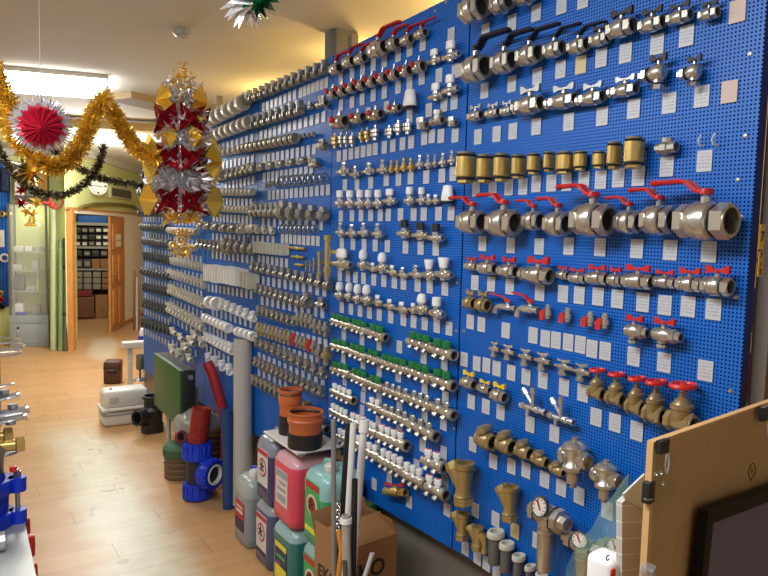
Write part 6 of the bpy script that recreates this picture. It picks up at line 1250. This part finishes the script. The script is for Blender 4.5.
# white wall-hung unit frame behind the pump
e0 = hit(130, 398, 2, 0); dE = proj(e0)[2] + .0; zE = lambda py: at_dist(131, py, dE).z
o = root('white_stand', 'white stand with shelf arm holding a grey cylinder behind the pump', 'stand')
ez1 = zE(341); p_ = Vector((e0.x, e0.y, 0)); link('upright', MB().box(p_ + tz * ez1 / 2, (.05, .05, ez1), bev=.004).mesh('upright', WG), o)
pr_ = at_dist(143, 352, dE); link('upper_arm', MB().box((p_ + Vector((pr_.x, pr_.y, 0))) / 2 + tz * (ez1 - .03), ((pr_ - p_).xy.length + .16, .12, .07), rot=MQ, bev=.01).mesh('upper_arm', WG), o)
p2_ = Vector((pr_.x, pr_.y, 0)) + Vector((.06, 0, 0)); link('back_panel', MB().box(p2_ + tz * (ez1 * .5), (.05, .22, ez1 * .98), rot=MQ, bev=.004).mesh('back_panel', mat('pale_panel', srgb(190, 190, 176), .5)), o)
pc = at_dist(140, 362, dE); link('cylinder', MB().lathe([(0, .09), (.035, .085), (.04, .07), (.04, -.07), (.03, -.085), (.012, -.09), (.012, -.17), (.05, -.18), (.085, -.20), (0, -.205)], c=pc, seg=18).mesh('cylinder', mat('pump_grey', srgb(120, 122, 120), .4, .4)), o)
wp = at_dist(151, 337, dE + .1); o = link('white_pipe', MB().pipe((wp.x, wp.y, 0), (wp.x, wp.y, wp.z), .03, .024).mesh('white_pipe', WP)); tag(o, 'short white pipe standing behind the green radiator', 'pipe')
wv = at_dist(143, 333, dE + .3); o = root('white_tap_valve', 'small white valve with blue knob above the white stand', 'valve', wv); link('body', MB().lathe([(0, -.08), (.03, -.07), (.04, 0), (.03, .05), (0, .06)], seg=14).cyl((0, 0, 0), (.1, 0, -.02), .02).cyl((0, 0, -wv.z + .005), (0, 0, -.05), .014).mesh('body', WHITE), o); link('knob', MB().lathe([(0, -.02), (.03, -.02), (.03, .02), (0, .02)], c=(-.03, -.02, -.05)).mesh('knob', BLUE), o)
pcc = at_dist(215, 368, d1 + .75)
# ------------------------------------------------------------------ chipboard screen, monitor and papers at the counter
PA = at_dist(653, 444, .98); PT = hit(768, 403.5, 2, PA.z); pu = (PT - PA); pu.z = 0; pu.normalize(); pn = Vector((pu.y, -pu.x, 0))
if pn.dot(EYE - PA) < 0: pn = -pn
CHIP = mat('chipboard', srgb(184, 146, 94), .6, noise=.16, nscale=14); CHIPE = mat('chipboard_edge', srgb(206, 164, 110), .7, noise=.1, nscale=60)
PQ = Matrix((pu, -pn, tz)).transposed(); PWd = 1.0; zdk = 1.0
o = root('chipboard_screen', 'tan chipboard screen with black binder clips at the counter corner', 'screen')
link('board', MB().box(PA + pu * PWd / 2 - pn * .004 - tz * (PA.z - zdk) / 2, (PWd, .008, PA.z - zdk), rot=PQ).mesh('board', CHIP), o)
link('left_batten', MB().box(PA + pu * .004 - pn * .004 - tz * (PA.z - zdk) / 2, (.009, .010, PA.z - zdk), rot=PQ).mesh('edge_band', CHIPE), o)
link('top_band', MB().box(PA + pu * PWd / 2 - pn * .004 + tz * .001, (PWd, .010, .004), rot=PQ).mesh('edge_band', CHIPE), o)
pp = lambda px, py, off=.0: on_plane(px, py, PA + pn * off, pn)
def clip(px, py, wpx, hpx, lab, side='top', silver=True):
    c = pp(px, py, .008); k = proj(c)[2] / F; w_, h_ = wpx * k, hpx * k
    o = root('binder_clip', lab, 'clip', group='binder clips on the chipboard screen')
    m_ = MB(); 
    if side == 'top':
        m_.prism([c - pu * w_ / 2 + tz * h_ * .5, c + pu * w_ / 2 + tz * h_ * .5, c + pu * w_ / 2 * .9 - tz * h_ * .5, c - pu * w_ / 2 * .9 - tz * h_ * .5], pn * .008); link('clamp', m_.mesh('clamp', BLACK), o)
        if silver: a_ = c - tz * h_ * .45 + pn * .012; link('wire_handle', MB().tube([a_ - pu * .003, a_ - tz * .018 - pu * .005, a_ - tz * .03, a_ - tz * .018 + pu * .005, a_ + pu * .003], .0013, 6).mesh('wire_handle', CHROME), o)
    else:
        m_.box(c - pn * .010, (w_, .012, h_), rot=PQ, bev=.001); link('clamp', m_.mesh('clamp', BLACK), o)
        for s_ in (-1, 1): link('wire_handle', MB().tube([c - pu * w_ * .4 + tz * h_ * .2 * s_, c - pu * (w_ * .5 + .012) + tz * .004 * s_, c - pu * (w_ * .5 + .02)], .0012, 5).mesh('wire_handle', CHROME), o); break
clip(660, 445.5, 18, 13, 'black binder clip at the free top corner of the chipboard'); clip(762, 413, 16, 14, 'black binder clip with silver handle hanging down along the chipboard top')
clip(655, 494, 12, 22, 'black binder clip gripping the upright chipboard edge', side='side')
# green translucent film clipped to the corner
FILM = mat('green_film', srgb(120, 150, 90), .25, alpha=.2)
m_ = MB().poly([pp(*q_, .012) for q_ in ((652, 450), (668, 447), (674, 458), (671, 476), (675, 490), (668, 506), (660, 512), (655, 530), (653, 528))]); o = link('green_film', m_.mesh('green_film', FILM)); tag(o, 'translucent green film clipped to the chipboard corner', 'film')
for k, (px, py) in enumerate(((656, 474), (661, 473), (663, 484))):
    c = pp(px, py, .013); o = link('wire_ring', MB().torus(c, .003, .0008, rot=Vector((0, 0, 1)).rotation_difference(pn).to_matrix(), seg=14, sub=5).mesh('wire_ring', CHROME)); tag(o, f'tiny silver ring on the green film, {ordn(k)} from the clipped edge', 'ring', 'silver rings on the film')
# faint pencilled ring and arrow marks on the chipboard
c = pp(752, 471, .0006); PEN = mat('pencil_brown', srgb(110, 62, 34), .8); m_ = MB()
qq = Vector((0, 0, 1)).rotation_difference(pn).to_matrix(); m_.torus(c, .014, .0009, rot=qq, seg=24, sub=4); m_.cyl(c + tz * .006 - pu * .004, c - tz * .004, .0006, seg=4); m_.cyl(c - tz * .004, c + tz * .004 + pu * .005, .0006, seg=4); m_.cyl(c - tz * .012, c - tz * .02, .0006, seg=4)
bo = [x for x in bpy.data.objects if x.name == 'chipboard_screen'][0]; link('pencil_mark', m_.mesh('pencil_mark', PEN), bo)
# monitor
mo = .022; A1, A2 = pp(706, 511, mo), pp(768, 484, mo)
o = root('monitor', 'dark monitor with a black bezel standing before the chipboard screen', 'monitor')
MTL = A1; muv = (pp(768, 489, mo) - A1); 
zm = A1.z; slopez = muv.z / muv.xy.length
BZ = mat('black_bezel', (.006, .006, .006), .5, spec=.2); SCRN = mat('dark_screen', srgb(104, 96, 114), .5, spec=.3)
Mh, Mw = .30, .48
# top edge tips up slightly as the screen is rolled on its stand
tu = muv.normalized(); td_ = pn.cross(tu).normalized()
if td_.z > 0: td_ = -td_
def mquad(u0, u1, v0, v1, d0, th): return MB().prism([A1 + tu * u0 + td_ * v0 + pn * d0, A1 + tu * u1 + td_ * v0 + pn * d0, A1 + tu * u1 + td_ * v1 + pn * d0, A1 + tu * u0 + td_ * v1 + pn * d0], pn * th)
bz = .022
link('back_shell', mquad(0, Mw, 0, Mh, -.012, .010).mesh('back_shell', BZ), o)
for nm, q4 in (('bezel_top', (0, Mw, 0, bz)), ('bezel_side', (0, bz, bz, Mh)), ('bezel_bottom', (bz, Mw, Mh - bz, Mh)), ('bezel_far_side', (Mw - bz, Mw, bz, Mh - bz))): link('bezel', mquad(*q4, -.002, .006).mesh(nm, BZ), o)
link('screen', mquad(bz, Mw - bz, bz, Mh - bz, -.002, .002).mesh('screen', SCRN), o)
fo = A1 + tu * Mw / 2; link('stand', MB().cyl((fo.x, fo.y, zdk), (fo.x, fo.y, A1.z - Mh * .8), .025).lathe([(0, zdk), (.12, zdk), (.12, zdk + .01), (0, zdk + .02)], c=(fo.x, fo.y, 0)).mesh('stand', BZ), o)
# counter under them
o = root('counter', 'wooden shop counter carrying the chipboard screen and monitor', 'counter')
cc_ = PA + pu * .45 + pn * .12; link('counter_top', MB().box((cc_.x, cc_.y, zdk - .02), (1.15, .62, .04), rot=PQ).mesh('counter_top', CHIP), o); link('counter_body', MB().box((cc_.x, cc_.y, (zdk - .04) / 2), (1.05, .5, zdk - .04), rot=PQ).mesh('counter_body', CHIPE), o)
# grey sheets standing left of the chipboard
PLS = mat('grey_sheet_stack', srgb(150, 146, 138), .3, alpha=1); PLS2 = mat('pale_sheet', srgb(206, 208, 208), .3)
sp_ = -.05
def sheet(pts, m, nm, lab, cat, off, th=.01): 
    o = link(nm, MB().prism([pp(*q_, off) for q_ in pts], -pn * th).mesh(nm, m)); tag(o, lab, cat, None); return o
g = G('layered_sheet', .3); vec, ox, oy, oz = g.obj(); ln = g.math('GREATER_THAN', g.math('FRACT', g.math('ADD', g.math('DIVIDE', oz, .026), g.math('MULTIPLY', ox, 9.))), .93)
g.put(g.b.inputs['Base Color'], g.mix(ln, (*srgb(196, 190, 180), 1), (*srgb(236, 232, 224), 1)))
sheet([(622, 503), (650, 478), (650, 640), (622, 640)], g.m, 'ribbed_sheet', 'grey ribbed plastic sheet standing beside the chipboard edge', 'sheet', sp_)
sheet([(624, 494), (645, 474), (645, 510), (626, 500)], PLS2, 'pale_sheet', 'pale folded sheet corner above the ribbed sheet by the clip', 'sheet', sp_ + .004, .003)
# white plastic part with red button below the sheet
c = pp(606, 578, -.08); o = root('white_device', 'white rounded device with red button at the bottom edge', 'device')
kq = proj(c)[2] / F; link('case', MB().box(c - pn * .0 - tz * .02, (30 * kq, .05, 52 * kq + .04), rot=PQ, bev=.012).mesh('case', WHITE), o)
c2 = pp(613, 573, -.05); link('button', MB().box(c2, (.010, .004, .012), rot=PQ, bev=.001).mesh('button', RED), o)
c3 = pp(607, 558, -.053); tcm = text('mark', 'C', .012, DK, on_face(c3, pu, tz, .001), o)
# chrome cylinder at the bottom
c = pp(648.5, 566, .02); k = proj(c)[2] / F; o = link('chrome_tube', MB().lathe([(0, .0), (7.2 * k, 0), (7.6 * k, -.003), (7.6 * k, -.012), (7 * k, -.014), (7 * k, -(c.z - zdk)), (0, -(c.z - zdk))], c=c, seg=20).mesh('chrome_tube', CHROME)); tag(o, 'upright chrome tube at the foot of the chipboard edge', 'tube')
# green mesh bag over the gauges
NET = mat('green_net', srgb(110, 150, 130), .5, alpha=.32)
c = at_dist(602, 555, 1.35); m_ = MB(); rnd = random.Random(9)
pts2 = [(617, 486), (606, 500), (596, 518), (586, 532), (574, 552), (566, 575), (560, 600), (650, 600), (642, 540), (640, 486), (630, 474)]
P3_ = [at_dist(x, y, 1.5 + .02 * rnd.uniform(-1, 1)) for x, y in pts2]; cen = at_dist(612, 548, 1.42)
for i in range(len(P3_)): m_.poly([P3_[i], P3_[(i + 1) % len(P3_)], cen])
bmesh.ops.remove_doubles(m_.bm, verts=m_.bm.verts, dist=.0005); bmesh.ops.subdivide_edges(m_.bm, edges=list(m_.bm.edges), cuts=3, use_grid_fill=True)
for vv in m_.bm.verts: vv.co += Vector((mno.noise(vv.co * 18), mno.noise(vv.co * 18 + Vector((5, 0, 0))), mno.noise(vv.co * 18 + Vector((0, 7, 0))))) * .012
o = link('net_bag', m_.mesh('net_bag', NET)); tag(o, 'crumpled translucent green net bag hanging over the gauges', 'bag')
# racks visible beyond the upright
o = root('storage_shelf', 'back aisle shelf with small boxes beyond the grey upright', 'shelf')
hx = 2.9; q1 = hit(768, 380, 0, hx)
for z in (.9, 1.2, 1.5, 1.8): link('shelf_board', MB().box((hx + .2, 1.4, z - .01), (.4, 1.6, .02)).mesh('shelf_board', UP), o)
for y_ in (.62, 2.18): link('upright', MB().box((hx + .2, y_, 1.0), (.4, .03, 2.0)).mesh('upright', UP), o)
for i, z in enumerate((.9, 1.2, 1.5)):
    for j in range(7):
        m = (RED, CARD, PAP, DARKP, CARDG, BLACK, CARD)[(i * 3 + j) % 7]; b = link('carton', MB().box((hx + .12, .75 + j * .2, z + .08), (.2, .17, .15), bev=.004).mesh('carton', m)); tag(b, f'small box on the back aisle shelf, {ordn(j)} along {("low", "middle", "upper")[i]} board', 'box', 'boxes on the back aisle shelf')
# ------------------------------------------------------------------ light
def area(nm, loc, rot, sx, sy, e, col):
    l = bpy.data.lights.new(nm, 'AREA'); l.shape = 'RECTANGLE'; l.size, l.size_y = sx, sy; l.energy = e; l.color = col
    ob = bpy.data.objects.new(nm, l); COL.objects.link(ob); ob.location = loc; ob.rotation_euler = rot; return ob
def pt(nm, loc, e, col, r=.1): l = bpy.data.lights.new(nm, 'POINT'); l.energy = e; l.color = col; l.shadow_soft_size = r; ob = bpy.data.objects.new(nm, l); COL.objects.link(ob); ob.location = loc; return ob
area('counter_lamp', (-.2, 1.2, 2.93), (0, radians(-12), 0), .6, 1.4, 60, (.95, .98, 1))
area('mid_lamp', (-.6, 3.2, 2.95), (0, radians(-10), 0), .4, 1.4, 34, (.96, .98, 1))
area('far_lamp', (1.4, 8.6, 2.8), (0, 0, 0), 1.2, .5, 30, (1, .97, .9))
c = wpt(75, 175, .9); pt('far_wall_fill', (c.x, c.y, 2.55), 80, (1, .98, .92), .12)  # added light without a fixture, brightens the far wall
c = wpt(114, 190, .9); pt('door_wall_fill', (c.x, c.y, 2.6), 105, (1, .99, .96), .12)  # unseen source, added to whiten the wall beside the doorway
pt('back_room_lamp', bk - bn * 1.2 + tz * 2.3, 30, (1, .90, .76), .2)
for y_ in (2.6, 3.8, 5.2): pt('warm_aisle_lamp', (D + .62, y_, 2.78), 22, (1, .62, .18), .08)
pt('aisle_fill', (3.0, 1.6, 2.2), 14, (1, .8, .55), .2)
w = bpy.data.worlds.new('world'); SC.world = w; w.use_nodes = True; w.node_tree.nodes['Background'].inputs[0].default_value = (.93, .95, 1, 1); w.node_tree.nodes['Background'].inputs[1].default_value = .5
SC.view_settings.view_transform = 'Standard'; SC.view_settings.look = 'None'; SC.view_settings.exposure = 0
